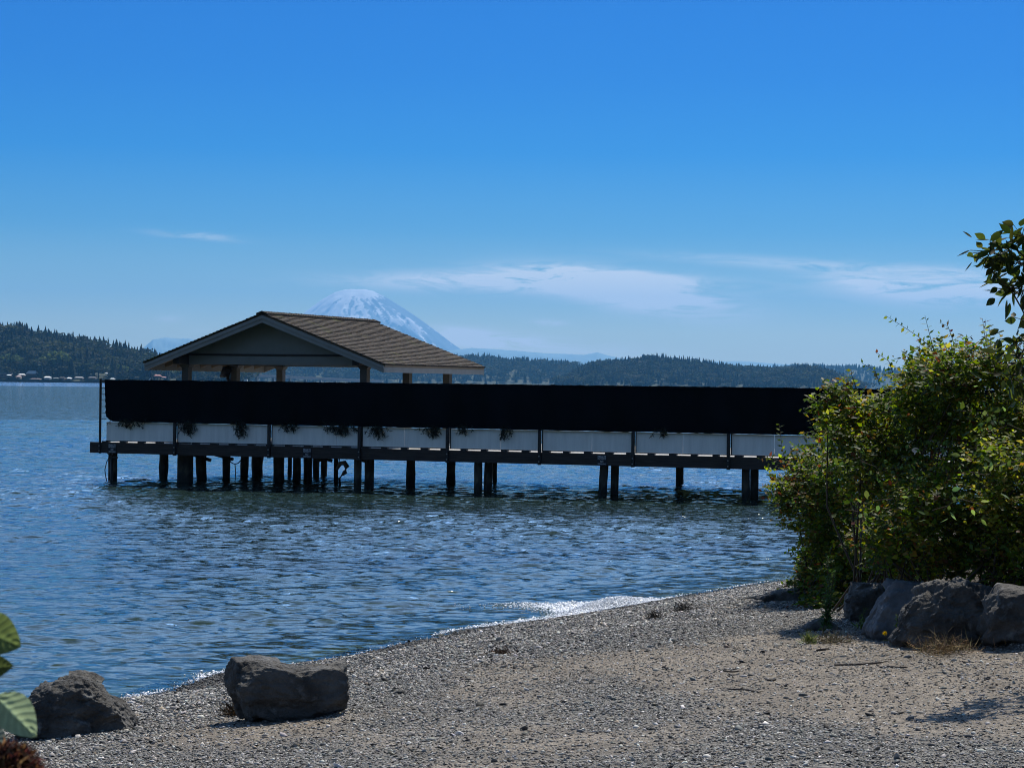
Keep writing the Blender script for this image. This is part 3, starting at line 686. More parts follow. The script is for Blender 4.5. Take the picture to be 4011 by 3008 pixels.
#SECTION3
# ------------------------------------------------------------------ boulders
def rock_shape(planes, dims, sub=5, seed=0, rough=.05, dip=None, sharp=30.):
    V, Fa = ico(sub)
    P = np.array([p[:3] for p in planes], float); P /= np.linalg.norm(P, axis=1, keepdims=True); d = np.array([p[3] for p in planes])
    q = np.maximum(V@P.T, 1e-3)/d[None]; r = 1/(np.sum(q**sharp, 1)**(1/sharp))
    X = V*r[:, None]
    rs = np.random.default_rng(seed+77); K = 46; sd_ = rs.normal(size=(K, 3)); sd_ /= np.linalg.norm(sd_, axis=1, keepdims=True)
    rk = 1/(np.sum((np.maximum(sd_@P.T, 1e-3)/d[None])**sharp, 1)**(1/sharp)); nk = sd_+rs.normal(size=(K, 3))*.24; nk /= np.linalg.norm(nk, axis=1, keepdims=True)
    wv = V+.22*(np.stack([fbm(*(V*2.2+seed+5*q).T, o=3, seed=seed+q) for q in range(3)], 1)-.5)
    kk = np.argmax(wv@sd_.T+.10*rs.random(K)[None], 1)
    rf_ = np.sum(sd_[kk]*nk[kk], 1)*rk[kk]/np.maximum(np.sum(V*nk[kk], 1), .3)
    r = r*np.clip(1+.9*(rf_/r-1), .82, 1.08)
    X = V*r[:, None]
    if dip: X = dip(X)
    rough = rough*1.35; nz = (fbm(*(X*1.7+seed).T, o=3, seed=seed)-.5)*2.2*rough*.9+(np.abs(fbm(*(X*4.5+seed).T, o=5, seed=seed+5)-.5))*-3.6*rough+.8*rough+(fbm(*(X*13+seed).T, o=3, seed=seed+9)-.5)*rough*.6+(fbm(*(X*30+seed).T, o=2, seed=seed+3)-.5)*rough*.5
    X = X+V*nz[:, None]
    return X*np.array(dims), Fa
def boulder(name, label, px, py, wpx, hpx, planes, mt, seed, rz=0., dep=.8, rough=.05, dip=None, sink=.12, group=None, base=None, sub=5):
    g_ = onground(px, py) if base is None else np.array(base)
    D = g_[1]; w_ = wpx/F*D/2; h_ = hpx/F*D/2
    V, Fa = rock_shape(planes, (w_, w_*dep, h_), sub, seed, rough, dip)
    c, s = math.cos(rz), math.sin(rz)
    V = np.stack([V[:, 0]*c-V[:, 1]*s, V[:, 0]*s+V[:, 1]*c, V[:, 2]], 1)
    ctr = g_+np.array([0, w_*dep*.75, h_*(1-sink)])
    o = mesh(name, V, Fa, mt, smooth=True); o.location = ctr.tolist()
    me = o.data
    return tag(o, label, 'boulder', group)
BOX = [(1,0,0,1),(-1,0,0,1),(0,1,0,1),(0,-1,0,1),(0,0,1,1),(0,0,-1,1)]
def dip1(X):                                   # saddle in the top edge, undercut left side
    X = X.copy(); t = X[:, 0]; top = np.clip(X[:, 2], 0, 1)
    X[:, 2] -= top*(.20*np.exp(-((t-.12)/.38)**2)+.05*np.clip(t, 0, 1))
    X[:, 0] += np.clip(-X[:, 2]+.15, 0, 2)*.26*np.clip(-t+.1, 0, 1)
    X[:, 2] += np.clip(-X[:, 2], 0, 1)*.14*np.clip(t, 0, 1)
    return X
boulder('boulder', 'saddle-topped grey boulder standing alone on the pebbles of the beach', 1125, 2822, 405, 215,
    [(1,-.05,.0,1),(-1,-.15,.1,.98),(0,1,0,1),(-.1,-1,.08,.92),(.04,-.1,1,.95),(0,0,-1,1),(.7,-.8,.1,1.22),(-.8,-.7,.3,1.2),(.8,-.3,.8,1.36),(.3,-.7,-.9,1.25)], M['rock'], 14, dep=.62, sub=6, rough=.055, dip=dip1, sink=.03, rz=.22)
boulder('boulder', 'dark peaked boulder at the lower left beside the big green leaf', 275, 2880, 350, 205,
    [(1,-.1,.35,.86),(-1,0,.3,1),(0,1,0,1),(-.25,-1,.3,.9),(-.05,-.2,1,1.0),(0,0,-1,1),(.8,-.1,.62,.80),(-.62,-.2,.85,.93),(.75,-.8,.3,.92),(-.2,-.8,.8,1.02)], M['rock'], 23, dep=.75, sub=6, rough=.07, sink=.08)
boulder('boulder', 'pale sunlit boulder half under the shrub beside the feathery weed', 3350, 2330, 165, 115,
    BOX+[(.8,-.3,.6,1.1),(-.7,-.4,.7,1.0),(.1,-.8,.7,1.05)], M['rock'], 31, dep=.9, rough=.05, base=onground(3350, 2345))
boulder('boulder', 'low dark boulder in the shade between pale boulder and blue slab', 3440, 2420, 200, 135,
    BOX+[(.8,-.3,.6,1.1),(-.7,-.4,.7,1.0),(.1,-.8,.7,1.05)], M['rock'], 37, dep=.9, rough=.06, base=onground(3440, 2425))
boulder('boulder', 'smooth blue-grey slab of rock leaning against the largest boulder', 3545, 2520, 270, 215,
    [(1,0,.2,.8),(-.92,-.1,.38,.72),(0,1,0,1),(.05,-1,.3,.8),(.2,-.1,1,1),(0,0,-1,1),(-.3,-.8,.5,.85),(.9,-.2,.7,.95)], M['rock_blue'], 41, dep=.7, sub=6, rough=.045, base=onground(3560, 2500))
boulder('boulder', 'largest craggy grey boulder under the bushes with sun-speckled face', 3745, 2600, 350, 245,
    [(1,-.1,.2,.95),(-1,-.1,.35,.88),(0,1,0,1),(-.15,-1,.42,.8),(.25,-.1,1,1),(0,0,-1,1),(-.6,-.35,.75,.86),(.6,-.6,.7,1.0),(-.5,-.9,-.1,.98)], M['rock'], 53, dep=.75, sub=6, rough=.09, base=onground(3755, 2535))
boulder('boulder', 'round grey boulder at the right edge under the bushes', 3990, 2560, 250, 205,
    [(1,0,.1,1),(-1,-.1,.2,.9),(0,1,0,1),(-.1,-1,.3,.85),(.1,-.1,1,.95),(0,0,-1,1),(-.7,-.5,.6,.95),(.4,-.8,.6,.95)], M['rock'], 61, dep=.8, rough=.05, base=onground(4000, 2510))
boulder('boulder', 'small flat pointed stone below the feathery green weed', 3225, 2468, 100, 46,
    [(1,0,.6,.8),(-.8,-.2,.6,.8),(0,1,.3,1),(-.2,-1,.6,.8),(0,0,1,.9),(0,0,-1,1)], M['rock'], 67, dep=.7, rough=.05, sub=4)
boulder('boulder', 'black rock poking out at the foot of the shrubs by the water', 3085, 2352, 120, 48,
    [(1,0,.3,1),(-.5,-.2,.9,.62),(0,1,.3,1),(-.2,-1,.5,.8),(0,0,1,.9),(0,0,-1,1)], M['rock'], 71, dep=.7, rough=.05, sub=4)

# ------------------------------------------------------------------ pebbles, gravel, foam: stuff
def scatter(n, size, sq, V0, F0, mt, name, P, cols, wts, seed, lift=.25, big=.35, wet=True):
    r_ = np.random.default_rng(seed)
    n = len(P); s = size*np.exp(r_.normal(size=n)*big)
    A = r_.uniform(0, 6.28, n); e1 = r_.uniform(.75, 1.35, n); e3 = r_.uniform(.32, .62, n)*sq
    k = len(V0); J = 1+.22*r_.normal(size=(n, k, 1)).clip(-1.5, 1.5)*.6
    X = V0[None]*J; X = X*np.stack([s*e1, s/e1, s*e3], 1)[:, None, :]
    ta, tb = r_.normal(size=n)*.3, r_.normal(size=n)*.3
    X[:, :, 2] += ta[:, None]*X[:, :, 0]+tb[:, None]*X[:, :, 1]
    c, s_ = np.cos(A)[:, None], np.sin(A)[:, None]
    X = np.stack([X[:, :, 0]*c-X[:, :, 1]*s_, X[:, :, 0]*s_+X[:, :, 1]*c, X[:, :, 2]], -1)
    X += P[:, None, :]; X[:, :, 2] += (s*e3*lift)[:, None]
    C = palette(n, cols, wts, .2, r_, .025)
    if wet: C = C*np.where(shore_s(P[:, 0], P[:, 1]) < .32, .38, 1)[:, None]
    Fs = (F0[None]+(np.arange(n)*k)[:, None, None]).reshape(-1, F0.shape[1])
    return tag(mesh(name, X.reshape(-1, 3), Fs, mt, col=np.repeat(C, k, 0), smooth=True), kind='stuff')
V12, F20 = ico(1)
OCT = np.array([(1,0,0),(-1,0,0),(0,1,0),(0,-1,0),(0,0,1),(0,0,-1)], float); OF = np.array([(0,2,4),(2,1,4),(1,3,4),(3,0,4),(2,0,5),(1,2,5),(3,1,5),(0,3,5)])
M['pebble'] = mat('pebbles', (1, 1, 1), (.8, .8, .8), 60, .7, .25, bscale=150, attr=True, spec=.12, bdist=.004)
def seen(n, y0, y1, ok, seed, pad=.035):        # random spots on the part of the beach the photo shows
    r_ = np.random.default_rng(seed); out_ = []
    tot = 0
    while tot < n:
        y = np.sqrt(r_.uniform(y0*y0, y1*y1, n)); x = y*r_.uniform(-.2257-pad*1.5, .2257+pad*2, n)
        q = ok(x, y); p = np.stack([x, y], 1)[q]; out_.append(p); tot += len(p)
    p = np.concatenate(out_)[:n]; return np.column_stack([p, gz(p[:, 0], p[:, 1])])
STONES = [(.235,.222,.20),(.345,.326,.295),(.10,.097,.09),(.48,.455,.415),(.035,.034,.032),(.27,.22,.165),(.20,.205,.20),(.60,.58,.54)]
SW = [5, 4, 4, 2.2, 2.6, 1.4, 2, .9]
rg = np.random.default_rng(1)
P = seen(80000, 10., 32, lambda x, y: (lambda s: (s > -.5) & (s < 4.2) & (rg.random(len(s)) < np.where(s < 2.6, 1, np.exp(-(s-2.6)*1.6))) & (bank(x, y) < .25))(shore_s(x, y)), 2)
V20, F80 = V12, F20
scatter(0, .0105, 1, V20, F80, M['pebble'], 'pebbles', P, STONES, SW, 3, big=.33)
P = seen(270000, 9.6, 30, lambda x, y: (lambda s: (s > .8) & (rg.random(len(s)) < .28+.72*(1-dirtmask(x, y))) & (bank(x, y) < .5))(shore_s(x, y)), 4)
scatter(0, .0058, 1, OCT*1.1, OF, M['pebble'], 'gravel', P, STONES, SW, 5, big=.4)
P = seen(1500, 10.3, 24, lambda x, y: (shore_s(x, y) > 2.5) & (bank(x, y) < .3), 14)
scatter(0, .012, .9, V20, F80, M['pebble'], 'loose_stones', P, STONES, [3, 4, 3, 4, 3, 2, 2, 2], 15, big=.4)
# bits of bark, leaf and twig lying on the beach
n = 15000; P = seen(n, 10.3, 26, lambda x, y: (shore_s(x, y) > 1.6) & (bank(x, y) < .8) & (rg.random(len(x)) < .3+.7*sstep(.45, .6, fbm(x*.7, y*.45, seed=71, o=3))), 6)
P[:, 2] += .004
D = rdir(n, 0); D[:, 2] *= .12; v_, f_, c_ = leaves(P, D, rdir(n, 4), .012+.04*rng.random(n)**2.2, .003+.010*rng.random(n)**2, palette(n, [(.05, .035, .022), (.025, .02, .016), (.16, .12, .075), (.30, .25, .17)], [4, 4, 2.4, 1.1]))
M['litter'] = mat('bark_litter', (1, 1, 1), (.7, .7, .7), 60, .85, attr=True)
tag(mesh('litter', v_, f_, M['litter'], col=c_), kind='stuff')
# driftwood sticks one can pick out
for (xa, ya), (xb, yb), r_, lb in [((3270, 2608), (3480, 2596), .007, 'longest thin dark stick lying on the dirt below the boulders'),
        ((3200, 2552), (3250, 2540), .008, 'short black stick on gravel left of the dry grass'), ((2845, 2697), (2980, 2715), .006, 'thin dark stick on the dirt in the middle of the beach'),
        ((2830, 2628), (2905, 2632), .005, 'straight thin twig on gravel nearest the water weeds'), ((3000, 2663), (3045, 2668), .007, 'stubby dark stick between two thin sticks on the dirt'),
        ((3470, 2612), (3560, 2615), .007, 'dark stick lying end to end with the longest stick')]:
    a, b = onground(xa, ya), onground(xb, yb); mb = MB()
    pts = [a+(b-a)*q+np.array([0, .05*math.sin(q*5+xa), r_*.8]) for q in np.linspace(0, 1, 7)]
    for p in pts: p[2] = float(gz(p[0], p[1]))+r_*.9
    mb.tube(pts, [r_*.7, r_, r_, r_*.9, r_, r_*.8, r_*.4], 7, (.35, .33, .33)); tag(mb.build('stick', M['bark'], None, True), lb, 'stick')
# dark clumps of washed-up weed
def clump(name, px, py, wpx, h_, nn, cols, label, cat, Ln=.07, up=.35, mt='litter', Wd=.007):
    g_ = onground(px, py); w_ = wpx/F*g_[1]/2
    th = None; P = np.stack([g_[0]+rng.normal(size=nn)*w_*.5, g_[1]+rng.normal(size=nn)*w_*.6, np.zeros(nn)], 1)
    P[:, 2] = gz(P[:, 0], P[:, 1])+np.abs(rng.normal(size=nn))*h_*.4
    v_, f_, c_ = leaves(P, rdir(nn, up), rdir(nn), Ln*(.5+rng.random(nn)), Wd*(.6+.8*rng.random(nn)), palette(nn, cols, [1]*len(cols)), curl=.4)
    return tag(mesh(name, v_, f_, M[mt], col=c_), label, cat)
DK = [(.02, .016, .010), (.04, .028, .014), (.012, .012, .010)]
clump('washed_up_weed', 2672, 2392, 70, .06, 220, DK, 'dark lump of washed-up lake weed near the water on the right', 'weed', up=.1)
clump('washed_up_weed', 2560, 2422, 60, .04, 170, DK, 'flatter dark lump of lake weed left of the taller lump', 'weed', up=.05)
clump('washed_up_weed', 1960, 2562, 90, .03, 170, [(.05, .03, .015), (.10, .05, .025)], 'thin reddish-brown weed wrack on pebbles in mid beach', 'weed', up=.02)
clump('washed_up_weed', 905, 2805, 60, .05, 200, [(.10, .06, .02), (.06, .035, .015)], 'brown tuft of weed against the left side of the saddle-topped boulder', 'weed', up=.15)
clump('dry_grass', 3700, 2555, 230, .07, 900, [(.36, .25, .11), (.26, .18, .08), (.16, .11, .06)], 'straw-coloured dry grass below the largest boulder', 'grass', Ln=.09, up=.12, Wd=.004)
clump('dry_grass', 3260, 2520, 150, .05, 420, [(.24, .17, .09), (.14, .10, .06), (.08, .10, .03)], 'sparse brown grass around the small flat stone', 'grass', Ln=.08, up=.3, Wd=.004)
clump('grass_tuft', 3168, 2520, 40, .04, 160, [(.07, .10, .03), (.11, .13, .04)], 'little green grass tuft at the edge of the gravel', 'grass', Ln=.07, up=1.2, mt='leaf', Wd=.005)
g_ = onground(3465, 2525); df_ = thing('dandelion', g_, 'small yellow dandelion flower in front of the blue-grey slab', 'flower')
mb = MB(); mb.tube([g_, g_+[.004, 0, .05], g_+[.002, 0, .085]], .0025, 5); mb.build('stem', M['stem'], df_)
n = 60; v_, f_, c_ = leaves(np.repeat([g_+[.002, 0, .085]], n, 0), rdir(n, .6), rdir(n, 1), np.full(n, .02), np.full(n, .006), palette(n, [(.75, .55, .02)], [1], .1)); mesh('petals', v_, f_, M['leaf'], df_, col=c_)

# foam along the water's edge and where the small wave breaks
M['foam'] = mat('foam', (.86, .88, .9), (.8, .82, .85), 30, .35, spec=.6)
def sh_pt(y, s): return np.interp(y, SH[:, 1], SH[:, 0])+s/.865
n = 26000; r_ = np.random.default_rng(9); y = np.where(r_.random(n) < .4, r_.normal(26.9, .6, n), r_.uniform(16.5, 31, n))
am = fbm(y*.9, y*0, o=3, seed=81)
brk = 1.5*np.exp(-((y-26.9)/.7)**2)+.25*np.exp(-((y-25.2)/1.)**2)+.3*np.exp(-((y-18.6)/.7)**2)+.25*np.exp(-((y-20.4)/.5)**2)
wd_ = .018+.028*am+.13*brk
s = -.02-np.abs(r_.normal(size=n))*wd_*(1+brk*.8)
keep = r_.random(n) < np.clip(.03+.6*(am-.48)+1.1*brk, .02, 1)
y, s, brk = y[keep], s[keep], brk[keep]; n = len(y); x = sh_pt(y, s)
hump = .12*np.exp(-((y-26.9)/.75)**2)*np.exp(-((s+.16)/.09)**2)
zz = np.maximum(waves(x, y), .004)+r_.random(n)*hump+.003
scatter(0, .0062, 1.6, V12, F20, M['foam'], 'foam', np.stack([x, y, zz], 1), [(1, 1, 1)], [1], 10, big=.45, wet=False)

# ------------------------------------------------------------------ shrubs on the bank
GREENS = [(.075, .125, .016), (.12, .175, .018), (.22, .245, .026), (.045, .08, .018), (.21, .155, .03), (.17, .07, .026), (.31, .33, .055)]
GW = [4, 4, 2.5, 3, 1.2, .6, .8]
LEAFN = [0]
def clumps_to_sprays(cl, dens, lv, st, wts=GW, lsz=.034):
    for (px, py, D, rx, rz, ry) in cl:
        px, py = px*1.8133, py*1.8133
        c = at(px, py, D); a_ = rx*.82*1.8133/F*D; h_ = rz*.84*1.8133/F*D
        area = a_*h_+a_*ry+h_*ry
        nl = max(7, int(area*26)); ld = rdir(nl, .1); ld[:, 1] -= .3*rng.random(nl); ld /= np.linalg.norm(ld, axis=1, keepdims=True)
        LC = ld*np.array([a_, ry, h_])*rng.uniform(.70, 1.0, (nl, 1)); LR = rng.uniform(.13, .27, nl)
        k = int(dens*area*900); w_l = rng.dirichlet(np.array(wts)*.9, nl)+1e-3
        li = rng.integers(0, nl, k); dr = rdir(k, .25); dr[:, 1] -= .2; dr /= np.linalg.norm(dr, axis=1, keepdims=True)
        B = c+LC[li]+dr*LR[li][:, None]*rng.uniform(.35, 1.0, (k, 1))
        inner = rng.random(k) < .38                     # leaves deeper inside, closing the view through
        B[inner] = c+rdir(int(inner.sum()))*np.array([a_, ry, h_])*rng.uniform(.2, .8, (int(inner.sum()), 1))
        B[:, 2] = np.maximum(B[:, 2], gz(B[:, 0], B[:, 1], False)+.05)
        for b, d, l_ in zip(B, dr, li):
            g = d*.8+np.array([0, 0, .35])+rng.normal(size=3)*.4; g /= np.linalg.norm(g); ln = rng.uniform(.10, .24)
            m_ = rng.integers(6, 11); q = np.linspace(.05, 1, m_)
            P = b+g*ln*(q[:, None]-.5)+np.array([0, 0, -.16])*ln*(q[:, None]**2)
            side = np.cross(g, [0, 0, 1]); side /= np.linalg.norm(side)+1e-9
            alt = np.where(np.arange(m_) % 2, 1, -1)[:, None]
            Dd = side*alt*.9+g*.55+rng.normal(size=(m_, 3))*.35
            Nn = d*.5+np.array([0, -.1, .9])+rng.normal(size=(m_, 3))*.38
            sz = lsz*(.6+.9*rng.random(m_)**1.5)
            lv.append(leaves(P, Dd, Nn, sz, sz*(.5+.25*rng.random(m_)), palette(m_, GREENS, w_l[l_]))); LEAFN[0] += m_
            if rng.random() < .05: st.tube([P[0], P[m_//2], P[-1]], [.0035, .003, .0015], 4, cap=False)
def shoot(pts2, D, lv, st, lsz=.034, cols=GREENS, wts=GW, step=.028, rad=.004):
    pts = np.array([at(x*1.8133, y*1.8133, D+dz) for x, y, dz in pts2])
    seg = np.linalg.norm(np.diff(pts, axis=0), axis=1); cum = np.concatenate([[0], np.cumsum(seg)])
    q = np.arange(step, cum[-1], step); P = np.stack([np.interp(q, cum, pts[:, i]) for i in range(3)], 1)
    st.tube(pts, np.linspace(rad, rad*.35, len(pts)), 5)
    m_ = len(P); g = np.gradient(P, axis=0); g /= np.linalg.norm(g, axis=1, keepdims=True)
    side = np.cross(g, [0, 1., .2]); alt = np.where(np.arange(m_) % 2, 1, -1)[:, None]
    v = side*alt+g*.5+rng.normal(size=(m_, 3))*.3
    lv.append(leaves(P, v, rng.normal(size=(m_, 3))*.6+np.array([0, -.6, .7]), lsz*(.6+.6*rng.random(m_)), lsz*.5*(.7+.6*rng.random(m_)), palette(m_, cols, wts)))
RED = [(.10, .04, .03), (.07, .05, .02), (.06, .075, .02)]
def shrub(label, cl, dens, shoots=(), lsz=.034, wts=GW):
    lv, st = [], MB()
    base = at(cl[0][0]*1.8133, cl[0][1]*1.8133, cl[0][2]); base[2] = float(gz(base[0], base[1]))
    th = thing('shrub', base, label, 'shrub', 'shrubs on the bank above the boulders')
    clumps_to_sprays(cl, dens, lv, st, wts, lsz)
    for (px, py, D, rx, rz, ry) in cl:       # main canes from the root to each clump
        c = at(px*1.8133, py*1.8133, D)
        for k in range(7):
            e = c+rng.normal(size=3)*np.array([rx, rx, rz])*1.8133/F*D*.3
            st.tube([base+rng.normal(size=3)*[.2, .2, 0], (base+e)/2+rng.normal(size=3)*.12, e], [.012, .009, .004], 5, cap=False)
    for pts2, D, red in shoots: shoot(pts2, D, lv, st, lsz, RED if red else GREENS, [1, 1, 1] if red else GW)
    st.build('stem', M['stem'], th, True); cat_mesh('foliage', lv, M['leaf'], th)
shrub('tall small-leaved shrub nearest the water with reddish tips', [
    (1790, 1090, 22.99, 105, 190, 1.00), (1755, 1230, 23.37, 55, 95, 0.70), (1860, 1200, 22.04, 120, 130, 0.90), (1745, 1030, 23.27, 75, 85, 0.70), (1800, 1310, 21.75, 85, 45, 0.60)], 1.0,
    [([(1700, 1010, 0), (1690, 970, 0), (1683, 915, 0)], 23.18, False), ([(1690, 1000, 0), (1660, 985, 0), (1640, 992, 0)], 23.18, True), ([(1700, 1060, 0), (1665, 1062, 0), (1650, 1080, 0)], 23.18, True),
     ([(1710, 1260, 0), (1690, 1262, 0), (1684, 1275, 0)], 23.37, False), ([(1720, 1200, 0), (1697, 1190, 0)], 23.37, False), ([(1720, 1140, 0), (1690, 1135, 0), (1685, 1150, 0)], 23.37, False)], lsz=.052, wts=[4, 3, 1.6, 4, 1.6, 1.0, .3])
shrub('highest shrub with long bare shoots reaching above the others', [
    (1900, 960, 19.89, 140, 130, 0.90), (2010, 860, 19.18, 130, 110, 0.80), (1840, 890, 20.06, 85, 70, 0.60), (2080, 830, 18.66, 110, 95, 0.70), (1960, 1040, 19.36, 110, 90, 0.70)], 1.0,
    [([(2030, 790, 0), (2010, 750, 0), (1985, 728, 0), (1950, 705, 0), (1913, 682, 0)], 19.01, False), ([(2020, 770, 0), (2010, 730, 0), (1998, 682, 0)], 19.01, False),
     ([(2065, 780, 0), (2060, 740, 0), (2048, 705, 0), (2030, 697, 0)], 19.01, True), ([(2070, 770, 0), (2085, 735, 0), (2100, 725, 0)], 19.01, True), ([(1900, 830, 0), (1890, 800, 0), (1862, 785, 0)], 19.71, False),
     ([(1930, 810, 0), (1920, 780, 0), (1890, 760, 0)], 19.71, False), ([(1850, 840, 0), (1840, 810, 0), (1838, 795, 0)], 19.89, False), ([(2000, 790, 0), (1985, 755, 0), (1990, 735, 0)], 19.18, False)], lsz=.05)
shrub('rounded shrub bulging forward over the pale boulder', [
    (2010, 1110, 18.10, 135, 120, 0.80), (1930, 1160, 18.66, 85, 90, 0.60), (2080, 1200, 18.10, 110, 80, 0.60), (1980, 1215, 18.85, 100, 60, 0.60)], 1.0, [([(1900, 1110, 0), (1870, 1095, 0), (1850, 1100, 0)], 18.47, False)], lsz=.044, wts=[3, 3, 2.4, 3, 2.2, 1.0, .8])
shrub('broad yellow-green shrub filling the right edge above the round boulder', [
    (2160, 1060, 17.57, 115, 150, 0.80), (2190, 900, 18.32, 95, 130, 0.80), (2200, 1190, 17.39, 90, 100, 0.70), (2110, 960, 18.88, 100, 110, 0.70), (2290, 1040, 17.57, 120, 230, 0.90), (2420, 1060, 17.57, 120, 230, .9)], 1.0,
    [([(2135, 790, 0), (2132, 740, 0), (2128, 690, 0)], 18.88, True), ([(2140, 790, 0), (2128, 730, 0), (2122, 688, 0)], 18.88, True), ([(2150, 800, 0), (2140, 740, 0), (2136, 700, 0)], 18.88, False), ([(2190, 780, 0), (2200, 745, 0), (2185, 735, 0)], 18.69, True)], lsz=.046, wts=[3, 4, 4, 2, 1.6, .5, 1.6])
# bindweed: large pale leaves and one white flower
def big_sprays(name, label, spots, lsz, cols, flower=None):
    c0 = at(spots[0][0]*1.8133, spots[0][1]*1.8133, spots[0][2]); th = thing(name, c0, label, 'vine'); lv = []; st = MB()
    for x, y, D, n_ in spots:
        c = at(x*1.8133, y*1.8133, D); pts = [c+np.array([-.16+.32*q+.05*math.sin(q*7), -.05, .05*math.sin(q*4+x)]) for q in np.linspace(0, 1, 6)]; st = MB(); st.tube(pts, .003, 4, cap=False); st.build('stem', M['stem'], th)
        P = np.array([pts[rng.integers(0, 6)]+rng.normal(size=3)*.07 for _ in range(n_)])
        lv.append(leaves_fine(P, rdir(n_, -.1), rdir(n_, 1.4), lsz*(.6+.7*rng.random(n_)), lsz*.56*(.7+.5*rng.random(n_)), palette(n_, cols, [1]*len(cols)), fold=.2))
    cat_mesh('leaves', lv, M['leaf'], th)
    if flower:
        c = at(flower[0]*1.8133, flower[1]*1.8133, flower[2]); V = []
        for j, (r0, dz) in enumerate(((.004, -.04), (.008, -.016), (.020, .004), (.029, .004))):
            V += [c+np.array([r0*math.cos(a), -dz*.6-.5*r0*math.sin(a), r0*.7*math.sin(a)+dz*.8]) for a in np.linspace(0, 6.283, 13)[:-1]]
        Fs = [[j*12+q, j*12+(q+1) % 12, (j+1)*12+(q+1) % 12, (j+1)*12+q] for j in range(3) for q in range(12)]
        mesh('flower', V, Fs, M['foam'], th, smooth=True)
big_sprays('bindweed', 'climbing bindweed with large pale leaves and one white flower over the shrubs', [(1900, 1005, 18.9, 24), (1960, 1010, 18.6, 18), (1985, 985, 18.5, 14), (2100, 900, 17.9, 30), (2060, 960, 18.2, 22), (1860, 1000, 19.1, 14), (2030, 830, 18.5, 16), (2140, 1010, 15.4, 22), (1870, 1090, 16.8, 12), (1940, 880, 19.0, 16), (2180, 930, 16.1, 20), (2060, 1090, 15.9, 14)], .056, [(.09, .15, .045), (.13, .19, .06), (.08, .12, .025)], (1977, 973, 18.3))
# feathery upright weeds in front of the shrubs
def spire(px, py0, py1, D, wd_, n_, label, cols=((.04, .085, .025), (.06, .11, .035))):
    if wd_ < .08: D = onground(px*1.8133, py0*1.8133)[1]
    b = at(px*1.8133, py0*1.8133, D); t_ = at((px+8)*1.8133, py1*1.8133, D); b[2] = min(b[2], float(gz(b[0], b[1]))+.02)
    th = thing('tall_weed', b, label, 'weed'); st = MB(); lv = []
    for k in range(4):
        e = t_+np.array([rng.normal()*wd_*.7, rng.normal()*.08, -abs(rng.normal())*.12*(k > 0)]); bb = b+np.array([rng.normal()*.02, rng.normal()*.02, 0])
        pts = [bb+(e-bb)*q for q in np.linspace(0, 1, 5)]; st.tube(pts, [.003, .003, .0025, .002, .001], 5)
        q = rng.random(n_)**.8; P = bb+(e-bb)*q[:, None]; ll = .10*(1-q*.75)*(wd_/.12)**.3
        lv.append(leaves(P, rdir(n_, .55), rdir(n_, 1), ll*(.6+.6*rng.random(n_)), ll*.17, palette(n_, list(cols), [1]*len(cols))))
    st.build('stem', M['stem'], th); cat_mesh('leaves', lv, M['leaf'], th)
spire(1785, 1335, 1200, 18.6, .09, 130, 'tall feathery green weed rising in front of the shrubs left of the pale boulder')
spire(1940, 1388, 1326, 15.0, .05, 46, 'small bright green weed growing in front of the blue-grey slab', ((.09, .15, .03), (.13, .19, .05)))
spire(1852, 1358, 1310, 15.8, .05, 24, 'thin green weed sprouting at the left foot of the blue-grey slab', ((.09, .14, .03), (.12, .17, .05)))

# ------------------------------------------------------------------ overhanging tree at the right: trunk stands outside the frame
tb = np.array([4.75, 14.9, 0.]); tb[2] = float(gz(tb[0], tb[1]))
tree = thing('tree', tb, 'overhanging tree reaching in at the right with dark pointed leaves', 'tree')
mb = MB(); top = np.array([4.45, 14.6, 4.6])
mb.tube([tb-[0, 0, .2], tb+[-.03, 0, .8], tb+[-.12, -.1, 1.7], top], [.14, .11, .095, .02], 12)
tips = []
def limb(p, e, r0):
    mid = (np.array(p)+e)/2+np.array([0, 0, .12]); mb.tube([p, mid, e], [r0, r0*.7, r0*.3], 8); tips.append(e)
for e in ((3.3, 14.1, 3.45), (3.2, 14.15, 3.30), (3.3, 14.2, 3.18), (3.36, 14.1, 2.75), (3.4, 14.2, 2.6), (4.0, 14.0, 3.9), (4.3, 13.6, 4.3), (4.4, 13.6, 4.6), (5.2, 14, 4.4), (4.2, 15.4, 4.8), (5.0, 15.2, 5.2), (4.2, 14.8, 5.0), (4.7, 14.5, 5.6), (3.55, 14.3, 2.9), (3.75, 13.9, 3.2), (4.1, 13.5, 3.6)):
    limb(tb+np.array([-.12, -.1, 1.5+.5*rng.random()]), np.array(e), .03)
mb.build('trunk', M['bark'], tree, True)
lv = []; tw = MB()
DG = [(.03, .048, .011), (.045, .065, .013), (.06, .075, .015), (.03, .045, .012)]
def cluster(c, n_, sp, ls=.095):
    c = np.array(c); P = c+rng.normal(size=(n_, 3))*sp*np.array([1, 1, .7])
    Dd = (P-c)/sp*.45+rdir(n_, -.15)*.9+np.array([-.35, 0, -.05])
    lv.append(leaves_fine(P, Dd, rdir(n_, .8), ls*(.7+.5*rng.random(n_)), ls*.42*(.8+.5*rng.random(n_)), palette(n_, DG, [3, 3, 2, 1]), fold=.3, curl=.1))
    t1 = MB()
    for p in P[::3]: t1.tube([c, p], .0025, 4, cap=False)
    t1.build('twig', M['stem'], tree)
for i_, e in enumerate(tips):
    if i_ >= 5 and e[0]/e[1] > .245:
        cluster(e, 60, .17)
        if e[0] > 4: cluster(e+np.array([.25, .2, .25]), 80, .22); cluster(e+np.array([.45, -.1, -.1]), 70, .2)
